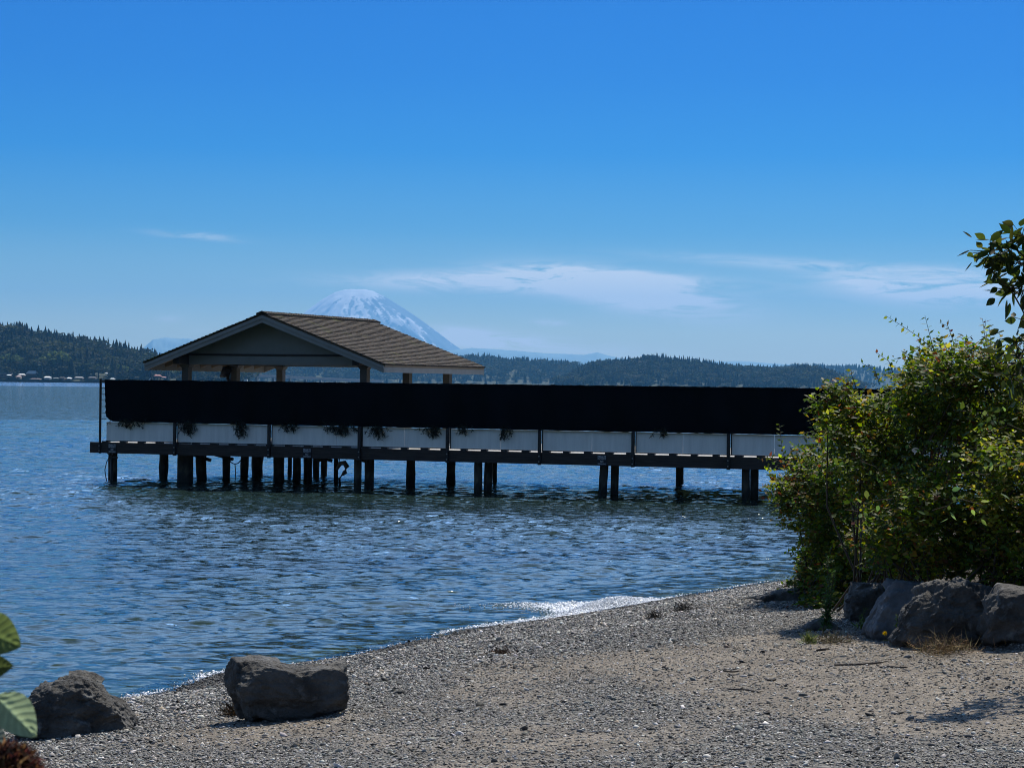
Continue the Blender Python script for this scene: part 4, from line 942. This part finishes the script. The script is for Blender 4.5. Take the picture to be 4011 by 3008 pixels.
for px, py, n_, sp in ((3880, 985, 34, .062), (3915, 1010, 14, .05), (3885, 1065, 5, .03), (3970, 965, 26, .06), (4003, 925, 22, .055), (3985, 1030, 36, .07), (3965, 1130, 30, .06), (4000, 1120, 26, .07), (3965, 1330, 16, .07), (4000, 1250, 16, .07), (3990, 1400, 26, .09), (3960, 1470, 22, .08), (4000, 1500, 20, .08), (4000, 1560, 12, .06)):
    cluster(at(px, py, 14.05), n_, sp)
for (ax, ay), ends in (((4040, 1050), ((3885, 985), (3970, 965), (3985, 1030), (4003, 925))), ((4045, 1300), ((3955, 1130), (3965, 1330), (3990, 1400), (3960, 1470)))):
    a = at(ax, ay, 14.1)
    for px, py in ends:
        t1 = MB(); e = at(px+5, py+5, 14.05); t1.tube([a, (a+e)/2+[0, 0, .012], e], .005, 5, cap=False); t1.build('twig', M['stem'], tree)
cat_mesh('crown', lv, M['leaf'], tree)

# ------------------------------------------------------------------ plant at the lower left, close to the camera
def broad_leaf(name, px, py, D, length, width, heading, tilt, roll_, parent, seed, col):
    nu, nv = 36, 17; u = np.linspace(0, 1, nu); v = np.linspace(-1, 1, nv); U, Vv = np.meshgrid(u, v, indexing='ij')
    prof = np.sin(np.pi*np.clip(U, 0, 1)**.75)**.8; ser = 1+.06*np.abs(((U*17) % 1)-.5)*2*(np.abs(Vv) > .85)
    y = Vv*prof*width/2*ser; x = U*length+np.abs(Vv)*0
    vein = np.abs(((U*7-np.abs(Vv)*1.6) % 1)-.5)
    z = -.10*width*np.abs(Vv)**1.4*prof*-1-.16*length*(U-.35)**2+.02*width*(np.cos(vein*2*np.pi))*(1-np.abs(Vv)*.3)-.05*width*np.exp(-(Vv/.1)**2)
    z += .03*width*(fbm(U*4+seed, Vv*2, o=2, seed=seed)-.5)*2
    P = np.stack([x, y, z], -1).reshape(-1, 3)
    i = np.arange(nu*nv).reshape(nu, nv); Q = np.stack([i[:-1, :-1], i[1:, :-1], i[1:, 1:], i[:-1, 1:]], -1).reshape(-1, 4)
    mid = np.exp(-(Vv/.05)**2); sv = sstep(.40, .48, vein)*.5
    C = np.array(col)[None]*(1+.9*np.maximum(mid, sv).reshape(-1, 1))
    Rm = Matrix.Rotation(heading, 3, 'Y') @ Matrix.Rotation(tilt, 3, 'X') @ Matrix.Rotation(roll_, 3, 'Z')
    P = P@np.array(Rm).T+at(px, py, D)
    return mesh(name, P, Q, M['leaf_big'], parent, col=C, smooth=True)
M['leaf_big'] = leafmat('broad_leaf', .5, .5)
D1 = 2.1
b = at(-190, 3000, D1); b[2] = float(gz(b[0], b[1])); 
pl = thing('broad_leaf_plant', b, 'broad serrated green leaves with a dry flower head at the lower left corner', 'plant')
mb = MB(); mb.tube([b, at(-170, 3000, D1), at(-120, 2700, D1+.02), at(-60, 2420, D1)], [.006, .005, .004, .003], 8)
mb.tube([at(-150, 2850, D1), at(-60, 2750, D1), at(-5, 2730, D1)], .0025, 6); mb.tube([at(-165, 2950, D1), at(-60, 3060, D1), at(20, 3050, D1)], .003, 6)
mb.tube([at(-100, 2600, D1), at(-40, 2560, D1), at(-120, 2530, D1)], .002, 6)
mb.build('stem', M['stem'], pl, True)
G1 = (.24, .30, .17)
broad_leaf('leaf', -15, 2725, D1, .053, .036, R(44), R(62), R(0), pl, 3, G1)
broad_leaf('leaf', -95, 2455, D1, .045, .040, R(30), R(70), R(8), pl, 5, (.10, .135, .045))
broad_leaf('leaf', -75, 2620, D1+.015, .030, .024, R(-8), R(60), R(0), pl, 7, (.06, .08, .025))
broad_leaf('leaf', -90, 2850, D1+.02, .034, .026, R(30), R(50), R(0), pl, 9, (.16, .18, .14))
c = at(25, 3035, D1); n = 2600; d = rdir(n); d[:, 1] -= .2; P = c+d*np.array([.030, .026, .026])*rng.uniform(.75, 1.0, (n, 1))
lf_ = leaves(P, d+rng.normal(size=(n, 3))*.8, rdir(n), .008+.007*rng.random(n), .002+.0016*rng.random(n), palette(n, [(.12, .06, .03), (.20, .11, .06), (.05, .02, .015), (.035, .012, .01)], [3, 2, 3, 3]), curl=.5)
hd = cat_mesh('dry_flower_head', [lf_], M['leaf_big'], pl)
#SECTION4
# ------------------------------------------------------------------ far shores, hills, mountain
def ridge(name, pts, D, depth, mt, base=0., seed=0, nse=.12, side=0, zoff=0.):
    """terrain whose skyline passes through the given photo points at distance D (trees stand above it)"""
    xs_ = np.array([p[0] for p in pts], float); ys_ = np.array([p[1] for p in pts], float)
    q = np.linspace(xs_[0], xs_[-1], 260); yy = np.interp(q, xs_, ys_)
    top = np.array([at(a, b_, D) for a, b_ in zip(q, yy)])
    nr = 26; f_ = np.linspace(-1, 1, nr); V = []
    for f in f_:
        z = np.maximum(top[:, 2]-zoff, 1.)*(1-np.abs(f)**1.7)
        y = D+f*depth+0*z; x = top[:, 0]*(1+f*depth/D*(.9 if f > 0 else .9))
        z = z*(1+nse*(fbm(x/90, y/90, o=4, seed=seed)-.5)*2*np.abs(f)*1.5)+2.2*(1-abs(f)**8)
        V.append(np.stack([x, y, z-.6*(abs(f) > .99)], 1))
    V = np.array(V).reshape(-1, 3); n_ = len(q); i = np.arange(nr*n_).reshape(nr, n_)
    Q = np.stack([i[:-1, :-1], i[:-1, 1:], i[1:, 1:], i[1:, :-1]], -1).reshape(-1, 4)
    o = mesh(name, V, Q, mt, smooth=True); tag(o, kind='structure')
    Vg = V.reshape(nr, n_, 3)
    def height(x, y):
        j = np.clip(np.round((y-(D-depth))/(2*depth)*(nr-1)).astype(int), 0, nr-1)
        k = np.array([np.argmin(np.abs(Vg[jj, :, 0]-xx)) for jj, xx in zip(j, x)])
        return Vg[j, k, 2]
    return o, height, top
M['hill'] = mat('wooded_ground', (.022, .032, .014), (.035, .042, .018), .02, .95)
def conifer_mesh(seed, tiers=9, k=9):
    r_ = np.random.default_rng(seed); V = []; Fs = []; C = []
    lean = r_.normal()*.02
    for t in range(tiers):
        z0 = .10+.88*t/tiers; rad = .155*(1-(t/tiers)**1.25)+.012; z1 = z0+.2*(1-t/tiers*.4)
        b = len(V); V.append([lean*z1, 0, min(z1, 1.0)]); C.append(.85)
        for q in range(2*k):
            a = math.pi*q/k+t*.7; rr_ = rad*(r_.uniform(.75, 1.25) if q % 2 == 0 else r_.uniform(.25, .5)); V.append([lean*z0+rr_*math.cos(a), rr_*math.sin(a), z0-(.05 if q % 2 == 0 else 0)*r_.uniform(.5, 1.5)]); C.append(r_.uniform(.6, 1.35))
        Fs += [[b, b+1+q, b+1+(q+1) % (2*k)] for q in range(2*k)]
    b = len(V); V += [[.014*math.cos(a), .014*math.sin(a), z] for z in (0, .3) for a in np.linspace(0, 6.283, 6)[:-1]]; C += [.5]*10
    Fs += [[b+q, b+(q+1) % 5, b+5+(q+1) % 5] for q in range(5)]+[[b+q, b+5+(q+1) % 5, b+5+q] for q in range(5)]
    return np.array(V), np.array(Fs), np.array(C)
def round_mesh(seed, n_=230):
    r_ = np.random.default_rng(seed); ctr = r_.normal(size=(7, 3))*np.array([.17, .17, .12])+[0, 0, .62]
    P = ctr[r_.integers(0, 7, n_)]+rdir(n_, .2, r_)*np.array([.2, .2, .19])*r_.uniform(.7, 1.05, (n_, 1))
    v, f, c = leaves(P, rdir(n_, .1, r_), rdir(n_, .8, r_), .10+.07*r_.random(n_), .09+.05*r_.random(n_), np.ones((n_, 3))*r_.uniform(.6, 1.4, (n_, 1)))
    k = 6; b = len(v); tv = [[.02*math.cos(a), .02*math.sin(a), z] for z in (0, .5) for a in np.linspace(0, 6.283, k+1)[:-1]]
    tf = [[b+q, b+(q+1) % k, b+k+(q+1) % k] for q in range(k)]+[[b+q, b+k+(q+1) % k, b+k+q] for q in range(k)]
    return np.concatenate([v, tv]), np.concatenate([f, tf]), np.concatenate([c[:, 0], np.full(2*k, .4)])
CON = [conifer_mesh(s) for s in range(6)]; RND = [round_mesh(s) for s in range(5)]
CONC = [(.011, .018, .011), (.017, .024, .013), (.009, .015, .011)]; RNDC = [(.026, .036, .016), (.020, .028, .014), (.04, .046, .02), (.016, .023, .012)]
def forest(name, D, depth, height, top, n_, hgt, fr_round, seed, front=.98, back=.25, label=None):
    r_ = np.random.default_rng(seed); V = []; Fs = []; C = []; b = 0
    u = r_.random(n_); f = -front+(front+back)*r_.random(n_)
    kx = (u*(len(top)-1)).astype(int); y = D+f*depth; x = top[kx, 0]*(1+f*depth/D*.9)+r_.normal(size=n_)*6
    z = height(x, y)
    for i_ in range(n_):
        rd_ = r_.random() < fr_round*(1 if f[i_] < -.35 else .5); v, fc, c = (RND if rd_ else CON)[r_.integers(0, 5)]
        h_ = hgt*r_.uniform(.45, 1.25)*(.85 if rd_ else 1); a = r_.random()*6.28
        w_ = h_*r_.uniform(1.1, 1.9)*(1.2 if rd_ else 1)
        X = np.stack([(v[:, 0]*math.cos(a)-v[:, 1]*math.sin(a))*w_, (v[:, 0]*math.sin(a)+v[:, 1]*math.cos(a))*w_, v[:, 2]*h_], 1)+[x[i_], y[i_], z[i_]-h_*.05]
        base = np.array((RNDC if rd_ else CONC)[r_.integers(0, 3)])*r_.uniform(.75, 1.3)
        V.append(X); Fs.append(fc+b); C.append(base[None]*c[:, None]); b += len(X)
    o = mesh(name, np.concatenate(V), np.concatenate(Fs), M['leaf_far'], col=np.concatenate(C)); tag(o, label, None, None, 'stuff'); return o
def copies(protos, name, label, cat, group, spots, colr, mt='leaf_far'):
    mes = []
    for v, f, c in protos:
        o = mesh(name, v, f, M[mt], col=np.array(colr)[None]*c[:, None]); mes.append(o.data); bpy.data.objects.remove(o)
    for k, (p, h_, w_) in enumerate(spots):
        o = bpy.data.objects.new(name, mes[k % len(mes)]); COL.objects.link(o); o.location = [float(q) for q in p]; o.scale = (w_, w_, h_); o.rotation_euler.z = k*1.7
        tag(o, label, cat, group)
# left wooded hill
LH = [(-2600, 1420), (-1900, 1330), (-1200, 1290), (-420, 1265), (-200, 1268), (0, 1290), (60, 1290), (130, 1312), (250, 1335), (330, 1340), (420, 1358), (500, 1378), (570, 1395), (640, 1412), (700, 1420), (760, 1432), (860, 1455), (960, 1478)]
_, hz, top = ridge('hill', [(a, b_+38) for a, b_ in LH], 2500, 420, M['hill'], seed=3)
forest('wood', 2500, 420, hz, top, 3800, 17, .5, 11, back=.1)
sp = []
for px in np.concatenate([np.linspace(4, 690, 44)+rng.normal(size=44)*7]):
    k = np.argmin(np.abs((top[:, 0]/top[:, 1]*F+CX)-px)); p = at(px, 1400, 2500+rng.uniform(-40, 20)); p[2] = hz(np.array([p[0]]), np.array([p[1]]))[0]-1
    h_ = rng.uniform(13, 23); sp.append((p, h_, h_*rng.uniform(.95, 1.5)))
copies(CON, 'conifer_tree', 'dark conifer standing out along the ridge of the left wooded hill', 'tree', 'conifers along the left hill ridge', sp, (.018, .028, .014))
sp = []
for px, py, h_, w_ in [(205, 1475, 24, 30), (240, 1472, 25, 30), (125, 1468, 15, 17), (60, 1466, 22, 20), (20, 1468, 17, 20), (285, 1475, 15, 20), (340, 1477, 14, 18), (380, 1475, 12, 17), (150, 1440, 16, 22), (270, 1425, 15, 22), (30, 1395, 15, 22), (570, 1485, 9, 14), (700, 1482, 9, 14), (470, 1470, 12, 18), (395, 1420, 13, 18)]:
    D_ = 2120 if py > 1450 else 2330; p = at(px, py, D_); p[2] = max(0, p[2]); sp.append((p, h_, w_))
copies(RND, 'broadleaf_tree', 'light green round-crowned tree on the left shore or lower hillside', 'tree', 'round trees on the left shore', sp, (.085, .115, .04))
# middle and right ridges
MR_ = [(900, 1420), (1250, 1412), (1500, 1408), (1700, 1400), (1850, 1397), (1900, 1395), (2000, 1408), (2100, 1412), (2250, 1425), (2400, 1440), (2600, 1460), (2800, 1480)]
_, h2, top2 = ridge('hill', [(a, b_+22) for a, b_ in MR_], 4800, 600, M['hill'], seed=5)
forest('wood', 4800, 600, h2, top2, 2300, 17, .55, 12, back=.15)
RR_ = [(2200, 1500), (2260, 1455), (2330, 1425), (2420, 1418), (2500, 1412), (2560, 1402), (2620, 1405), (2700, 1416), (2780, 1430), (2860, 1440), (2950, 1446), (3050, 1452), (3160, 1440), (3230, 1455), (3300, 1480), (3360, 1510)]
_, h3, top3 = ridge('hill', [(a, b_+24) for a, b_ in RR_], 3700, 420, M['hill'], seed=7)
forest('wood', 3700, 420, h3, top3, 1900, 15, .5, 13, back=.1)
FR_ = [(2700, 1470), (2950, 1450), (3020, 1436), (3120, 1432), (3250, 1432), (3330, 1435), (3420, 1440), (3600, 1450), (3900, 1440), (4300, 1440)]
_, h4, top4 = ridge('hill', [(a, b_+16) for a, b_ in FR_], 6800, 600, M['hill'], seed=9)
forest('wood', 6800, 600, h4, top4, 1500, 19, .2, 14, back=.2)
sp = []
for px in np.linspace(2255, 3180, 58)+rng.normal(size=58)*6:
    D_ = 3700+rng.uniform(-60, 10); p = at(px, 1450, D_); p[2] = h3(np.array([p[0]]), np.array([p[1]]))[0]-1; h_ = rng.uniform(9, 17); sp.append((p, h_, h_*rng.uniform(1., 1.5)))
copies(CON, 'conifer_tree', 'small conifer on the skyline of the hazy hill right of the pavilion', 'tree', 'conifers along the right hill ridge', sp, (.018, .028, .014))

# snow mountain
m, nt, out = nodes('snow_mountain'); L = nt.links.new
b = N(nt, 'ShaderNodeBsdfPrincipled', i_Roughness=.85); L(b.outputs[0], out.inputs[0])
a_ = N(nt, 'ShaderNodeAttribute', attribute_name='Col'); L(a_.outputs[0], b.inputs['Base Color']); M['mountain'] = m
DM = 24000.; KM = DM/16000
prof = [(820, 1500), (900, 1425), (1000, 1345), (1100, 1280), (1170, 1240), (1217, 1205), (1260, 1173), (1310, 1145), (1345, 1135), (1375, 1131), (1400, 1132), (1430, 1132), (1465, 1140), (1500, 1156), (1540, 1180), (1600, 1218), (1650, 1252), (1705, 1292), (1760, 1335), (1830, 1385), (1950, 1430), (2100, 1450), (2300, 1490)]
pk = at(1395, 1131, DM); pr = np.array([at(a, c_, DM) for a, c_ in prof]); 
xs = np.linspace(pr[0, 0], pr[-1, 0], 300); ys = np.linspace(DM-900*KM, DM+900*KM, 150)
def mz(X, Y):
    f = np.abs(Y-DM)/(900.*KM); sh = np.interp(X, pr[:, 0], pr[:, 2])
    xx = pk[0]+(X-pk[0])/np.maximum(1-f*.55, .2); sh2 = np.interp(xx, pr[:, 0], pr[:, 2])
    z = np.minimum(sh, sh2)*(1-.85*f**1.1)
    ang_ = np.arctan2(Y-DM, X-pk[0]); rad = np.hypot(X-pk[0], Y-DM)
    rib = (fbm(ang_*5, rad/600, o=4, seed=91)-.5)*sstep(40*KM, 400*KM, rad)*90*KM*np.clip(f*4, 0, 1)
    return np.maximum(z+rib+(fbm(X/70/KM, Y/70/KM, o=4, seed=92)-.5)*22*KM*np.clip(f*6, .12, 1), 0)
V, Q = grid(xs, ys, mz); Z = V[:, 2]
gx = np.gradient(Z.reshape(150, 300), axis=1).ravel()/(xs[1]-xs[0])
an = np.arctan2(V[:, 1]-DM, V[:, 0]-pk[0])+.5*(fbm(V[:, 0]/300, V[:, 1]/300, o=3, seed=97)-.5); rd = np.hypot(V[:, 0]-pk[0], V[:, 1]-DM)
patch = .6*fbm(an*11, rd/420, o=5, seed=95)+.4*fbm(V[:, 0]/60, V[:, 1]/60, Z/60, o=4, seed=96)
snow = sstep(.46, .53, patch-.02+.34*(Z/pk[2]-.66)+.20*np.clip(gx*1.3, -.6, .6)+.22*sstep(.86, 1.0, Z/pk[2])+.13*sstep(.4, .1, np.abs(Z/pk[2]-.45)))
colm = np.array([.20, .255, .29])*(1-snow)[:, None]+np.array([.86, .87, .88])*snow[:, None]
tag(mesh('mountain', V, Q, m, col=colm, smooth=True), kind='structure')
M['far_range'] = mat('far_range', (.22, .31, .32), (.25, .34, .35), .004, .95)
for D_, pts, sd_ in ((20500, [(1500, 1450), (1640, 1400), (1750, 1375), (1850, 1364), (1960, 1370), (2060, 1378), (2150, 1386), (2230, 1388), (2290, 1390), (2340, 1381), (2372, 1391), (2440, 1405), (2600, 1420), (2900, 1415), (3100, 1430), (3300, 1440)], 5),
                   (20000, [(500, 1420), (600, 1330), (650, 1322), (700, 1328), (740, 1326), (800, 1340), (900, 1380), (1000, 1420)], 6)):
    ridge('mountain_range', pts, D_, 900, M['far_range'], seed=sd_, nse=.2)

# ------------------------------------------------------------------ houses along the left shore
def hm(nm, c): return mat(nm, c, tuple(q*.8 for q in c), .3, .7)
HC = dict(white=hm('white_siding', (.72, .72, .70)), grey=hm('grey_siding', (.22, .22, .22)), brown=hm('brown_siding', (.13, .085, .06)), tan=hm('tan_siding', (.40, .33, .22)), olive=hm('olive_siding', (.20, .21, .10)),
          roofg=hm('grey_roof', (.26, .245, .23)), roofd=hm('dark_roof', (.06, .055, .055)), roofw=hm('pale_roof', (.78, .77, .74)), roofr=hm('red_roof', (.42, .17, .13)), roofp=hm('pinkish_roof', (.40, .30, .27)), glass=hm('window_glass', (.03, .035, .04)))
def house(px, py, wpx, hpx, rpx, wall, roof, D, label, name='house', dep=9., cat='house'):
    """py: foot of the house; hpx wall height and rpx roof rise in photo pixels"""
    p = at(px, py, D); w_ = wpx/F*D; h_ = hpx/F*D; r_ = rpx/F*D; p[2] = max(p[2], .2)
    th = thing(name, p, label, cat)
    mb = MB(); mb.box(p+[0, 0, h_/2], (w_*.92, dep, h_)); mb.build('wall', HC[wall], th)
    x0, x1, y0, y1 = p[0]-w_/2, p[0]+w_/2, p[1]-dep/2-.6, p[1]+dep/2+.6; z = p[2]+h_+.02; hip = w_*.16
    V = [(x0, y0, z), (x1, y0, z), (x1, y1, z), (x0, y1, z), (x0+hip, p[1], z+r_), (x1-hip, p[1], z+r_), (x0, y0, z-.25), (x1, y0, z-.25), (x1, y1, z-.25), (x0, y1, z-.25)]
    mesh('roof', V, [[0, 1, 5, 4], [1, 2, 5], [2, 3, 4, 5], [3, 0, 4], [6, 7, 1, 0], [7, 8, 2, 1], [8, 9, 3, 2], [9, 6, 0, 3]], HC[roof], th)
    nw = max(1, int(w_/4.5))
    for k in range(nw):
        x = p[0]-w_*.46+w_*.92*(k+.5)/nw; mb = MB(); mb.box((x, p[1]-dep/2-.02, p[2]+h_*.55), (min(1.8, w_*.5/nw), .12, h_*.4)); mb.build('window', HC['glass'], th)
for a in [(25, 1478, 54, 14, 8, 'brown', 'roofg', 2090, 'long low brown house with grey roof at the far left shore'),
          (88, 1462, 18, 5, 4, 'grey', 'roofw', 2110, 'small house with flat pale roof left of the white gabled house'),
          (126, 1470, 40, 7, 11, 'brown', 'roofw', 2100, 'house with bright white peaked roof near the left shore'),
          (86, 1474, 24, 6, 4, 'brown', 'roofw', 2085, 'low house with bright white awning roof below the flat pale one'),
          (74, 1484, 17, 8, 5, 'tan', 'roofp', 2070, 'small yellowish boathouse at the waterline'),
          (36, 1474, 13, 4, 3, 'brown', 'roofw', 2075, 'tiny white-roofed porch in front of the long brown house'),
          (187, 1485, 24, 6, 5, 'white', 'roofw', 2070, 'bright white gable house right of the big round tree foot'),
          (221, 1487, 23, 6, 2, 'olive', 'roofg', 2060, 'flat olive boathouse on the waterline'),
          (244, 1487, 22, 7, 3, 'brown', 'roofd', 2062, 'dark brown boathouse beside the olive one'),
          (272, 1486, 15, 4, 4, 'white', 'roofw', 2060, 'small bright white-roofed boat shelter by the water'),
          (310, 1487, 32, 7, 5, 'brown', 'roofg', 2062, 'wide dark house with grey hipped roof at the water'),
          (278, 1455, 13, 4, 3, 'grey', 'roofw', 2140, 'pale-roofed house above the boathouses on the slope'),
          (312, 1454, 28, 5, 3, 'grey', 'roofp', 2150, 'long pinkish-roofed house on the slope'),
          (345, 1458, 20, 6, 5, 'brown', 'roofp', 2150, 'brown house under trees beside the long pinkish roof'),
          (402, 1450, 14, 4, 3, 'grey', 'roofp', 2160, 'small pinkish-roofed house high on the slope'),
          (417, 1446, 17, 4, 2, 'grey', 'roofw', 2180, 'pale flat-roofed house highest on the slope above the fence end'),
          (418, 1466, 7, 5, 2, 'white', 'roofw', 2100, 'tiny white cottage just above the fence end'),
          (362, 1486, 30, 6, 5, 'brown', 'roofd', 2062, 'dark waterside house left of the fence end'),
          (441, 1488, 15, 4, 3, 'olive', 'roofw', 2062, 'pale-roofed shed showing just over the black screen'),
          (290, 1378, 16, 4, 5, 'grey', 'roofw', 2320, 'lone white-roofed house high among the hillside trees'),
          (448, 1426, 14, 5, 4, 'white', 'roofg', 2300, 'white house among trees on the hillside above the bridge'),
          (618, 1477, 26, 5, 4, 'brown', 'roofr', 2062, 'red-roofed house left of the first pavilion post'),
          (642, 1482, 14, 4, 3, 'grey', 'roofr', 2060, 'small red-roofed shed beside the larger red roof'),
          (140, 1488, 40, 4, 2, 'brown', 'roofp', 2056, 'low pinkish dock shed along the waterline')]: house(*a)
mb = MB()
for q in range(40): mb.box((at(-200+q*16, 1488, 2052)[0], 2052, .5), (18 if q % 3 else 10, 6, 1.2+.8*(q % 2)), col=(.5+.3*(q % 2),)*3)
tag(mb.build('shore_wall', HC['grey']), 'low dark seawall along the foot of the left shore', 'wall')

# ------------------------------------------------------------------ bridge, traffic, boats
br = thing('bridge', at(800, 1480, 2300)*[1, 1, 0], 'long grey highway bridge crossing the lake behind the pavilion', 'bridge')
A0, A1, A2 = at(500, 1438, 2330), at(880, 1460, 2360), at(1500, 1489, 2800)
def seg_box(mb, a, b, wd_, z0, z1, dy=0):
    P = []
    for z in (z0, z1):
        P += [a+[0, dy-wd_/2, z], b+[0, dy-wd_/2, z], b+[0, dy+wd_/2, z], a+[0, dy+wd_/2, z]]
    mb.hexa(P)
mb = MB(); seg_box(mb, A0, A1, 16, -3.2, -1.2); seg_box(mb, A1, A2, 16, -3.2, -1.2); mb.build('deck', HC['grey'], br)
mb = MB(); seg_box(mb, A0, A1, .8, -1.19, .2, -8); seg_box(mb, A1, A2, .8, -1.19, .0, -8); mb.build('parapet', HC['roofg'], br)
for q in np.linspace(.02, .98, 12):
    p = A0+(A1-A0)*q; mb = MB(); mb.box((p[0], p[1], (p[2]-3.2)/2-.8), (2.4, 9, p[2]-3.2+1.6)); mb.build('pier', HC['roofg'], br)
for q in np.linspace(.08, .95, 10):
    p = A1+(A2-A1)*q; mb = MB(); mb.box((p[0], p[1], (p[2]-3.2)/2-.5), (3, 9, max(p[2]-3.2+1, 1))); mb.build('pier', HC['roofg'], br)
mb = MB(); seg_box(mb, A0+[-2, 0, 0], A0+(A1-A0)*.42, .5, .3, 1.4, 8.5); mb.build('sound_wall', HC['roofw'], br)
for k, (q, c) in enumerate(((.5, 'white'), (.62, 'white'), (.74, 'grey'), (.86, 'white'), (.95, 'white'))):
    p = A0+(A1-A0)*q; th = thing('truck', p, ['white truck on the bridge nearest the sound wall', 'second white truck on the bridge', 'grey truck on the bridge between white trucks', 'white truck on the bridge left of the first pavilion post', 'white truck on the bridge just right of the first pavilion post'][k], 'truck')
    mb = MB(); mb.box(p+[1.5, -4, 1.3], (8, 2.5, 3.0)); mb.build('cargo_box', HC[c], th); mb = MB(); mb.box(p+[-4, -4, .8], (2.4, 2.4, 2.1)); mb.build('cab', HC['white'], th)
def sailboat(px, py, D, h_):
    p = at(px, py, D); p[2] = 0; th = thing('sailboat', p, 'tiny white sailing boat in front of the far shore left of the pavilion', 'boat')
    mb = MB(); mb.hexa([p+[-2.6, -.6, 0], p+[2.4, -.6, 0], p+[2.4, .6, 0], p+[-2.6, .6, 0], p+[-3.2, -1, .9], p+[3.4, -1, .9], p+[3.4, 1, .9], p+[-3.2, 1, .9]]); mb.build('hull', HC['white'], th)
    mb = MB(); mb.tube([p+[.3, 0, .9], p+[.3, 0, h_]], .08, 6); mb.build('mast', HC['grey'], th)
    mesh('sail', [p+[.15, -.04, 1.6], p+[-2.7, -.3, 1.7], p+[.15, -.04, h_*.98], p+[.15, .04, 1.6], p+[-2.7, -.22, 1.7], p+[.15, .04, h_*.98]], [[0, 2, 1], [3, 4, 5], [0, 1, 4, 3], [1, 2, 5, 4], [2, 0, 3, 5]], HC['white'], th)
sailboat(588, 1490, 1500, 4.6)
def motorboat(px, D, ln, h_, label):
    p = at(px, 1500, D); p[2] = 0; th = thing('motorboat', p, label, 'boat'); a = ln/2
    mb = MB(); mb.hexa([p+[-a*.9, -1.2, 0], p+[a*.8, -1.2, 0], p+[a*.8, 1.2, 0], p+[-a*.9, 1.2, 0], p+[-a, -1.6, h_*.45], p+[a, -1.2, h_*.5], p+[a, 1.2, h_*.5], p+[-a, 1.6, h_*.45]]); mb.build('hull', HC['white'], th)
    mb = MB(); mb.hexa([p+[-a*.6, -1.1, h_*.46], p+[a*.35, -1.1, h_*.46], p+[a*.35, 1.1, h_*.46], p+[-a*.6, 1.1, h_*.46], p+[-a*.55, -1, h_], p+[a*.15, -1, h_], p+[a*.15, 1, h_], p+[-a*.55, 1, h_]]); mb.build('cabin', HC['white'], th)
motorboat(2462, 900, 5., 3.3, 'white motorboat roof showing just above the black screen on the right')
motorboat(2120, 1000, 3.6, 3.1, 'small white motorboat showing above the black screen right of the pavilion')
motorboat(966, 1300, 4.5, 4.2, 'white motorboat between two left pavilion posts over the screen')
print('LEAVES', LEAFN)
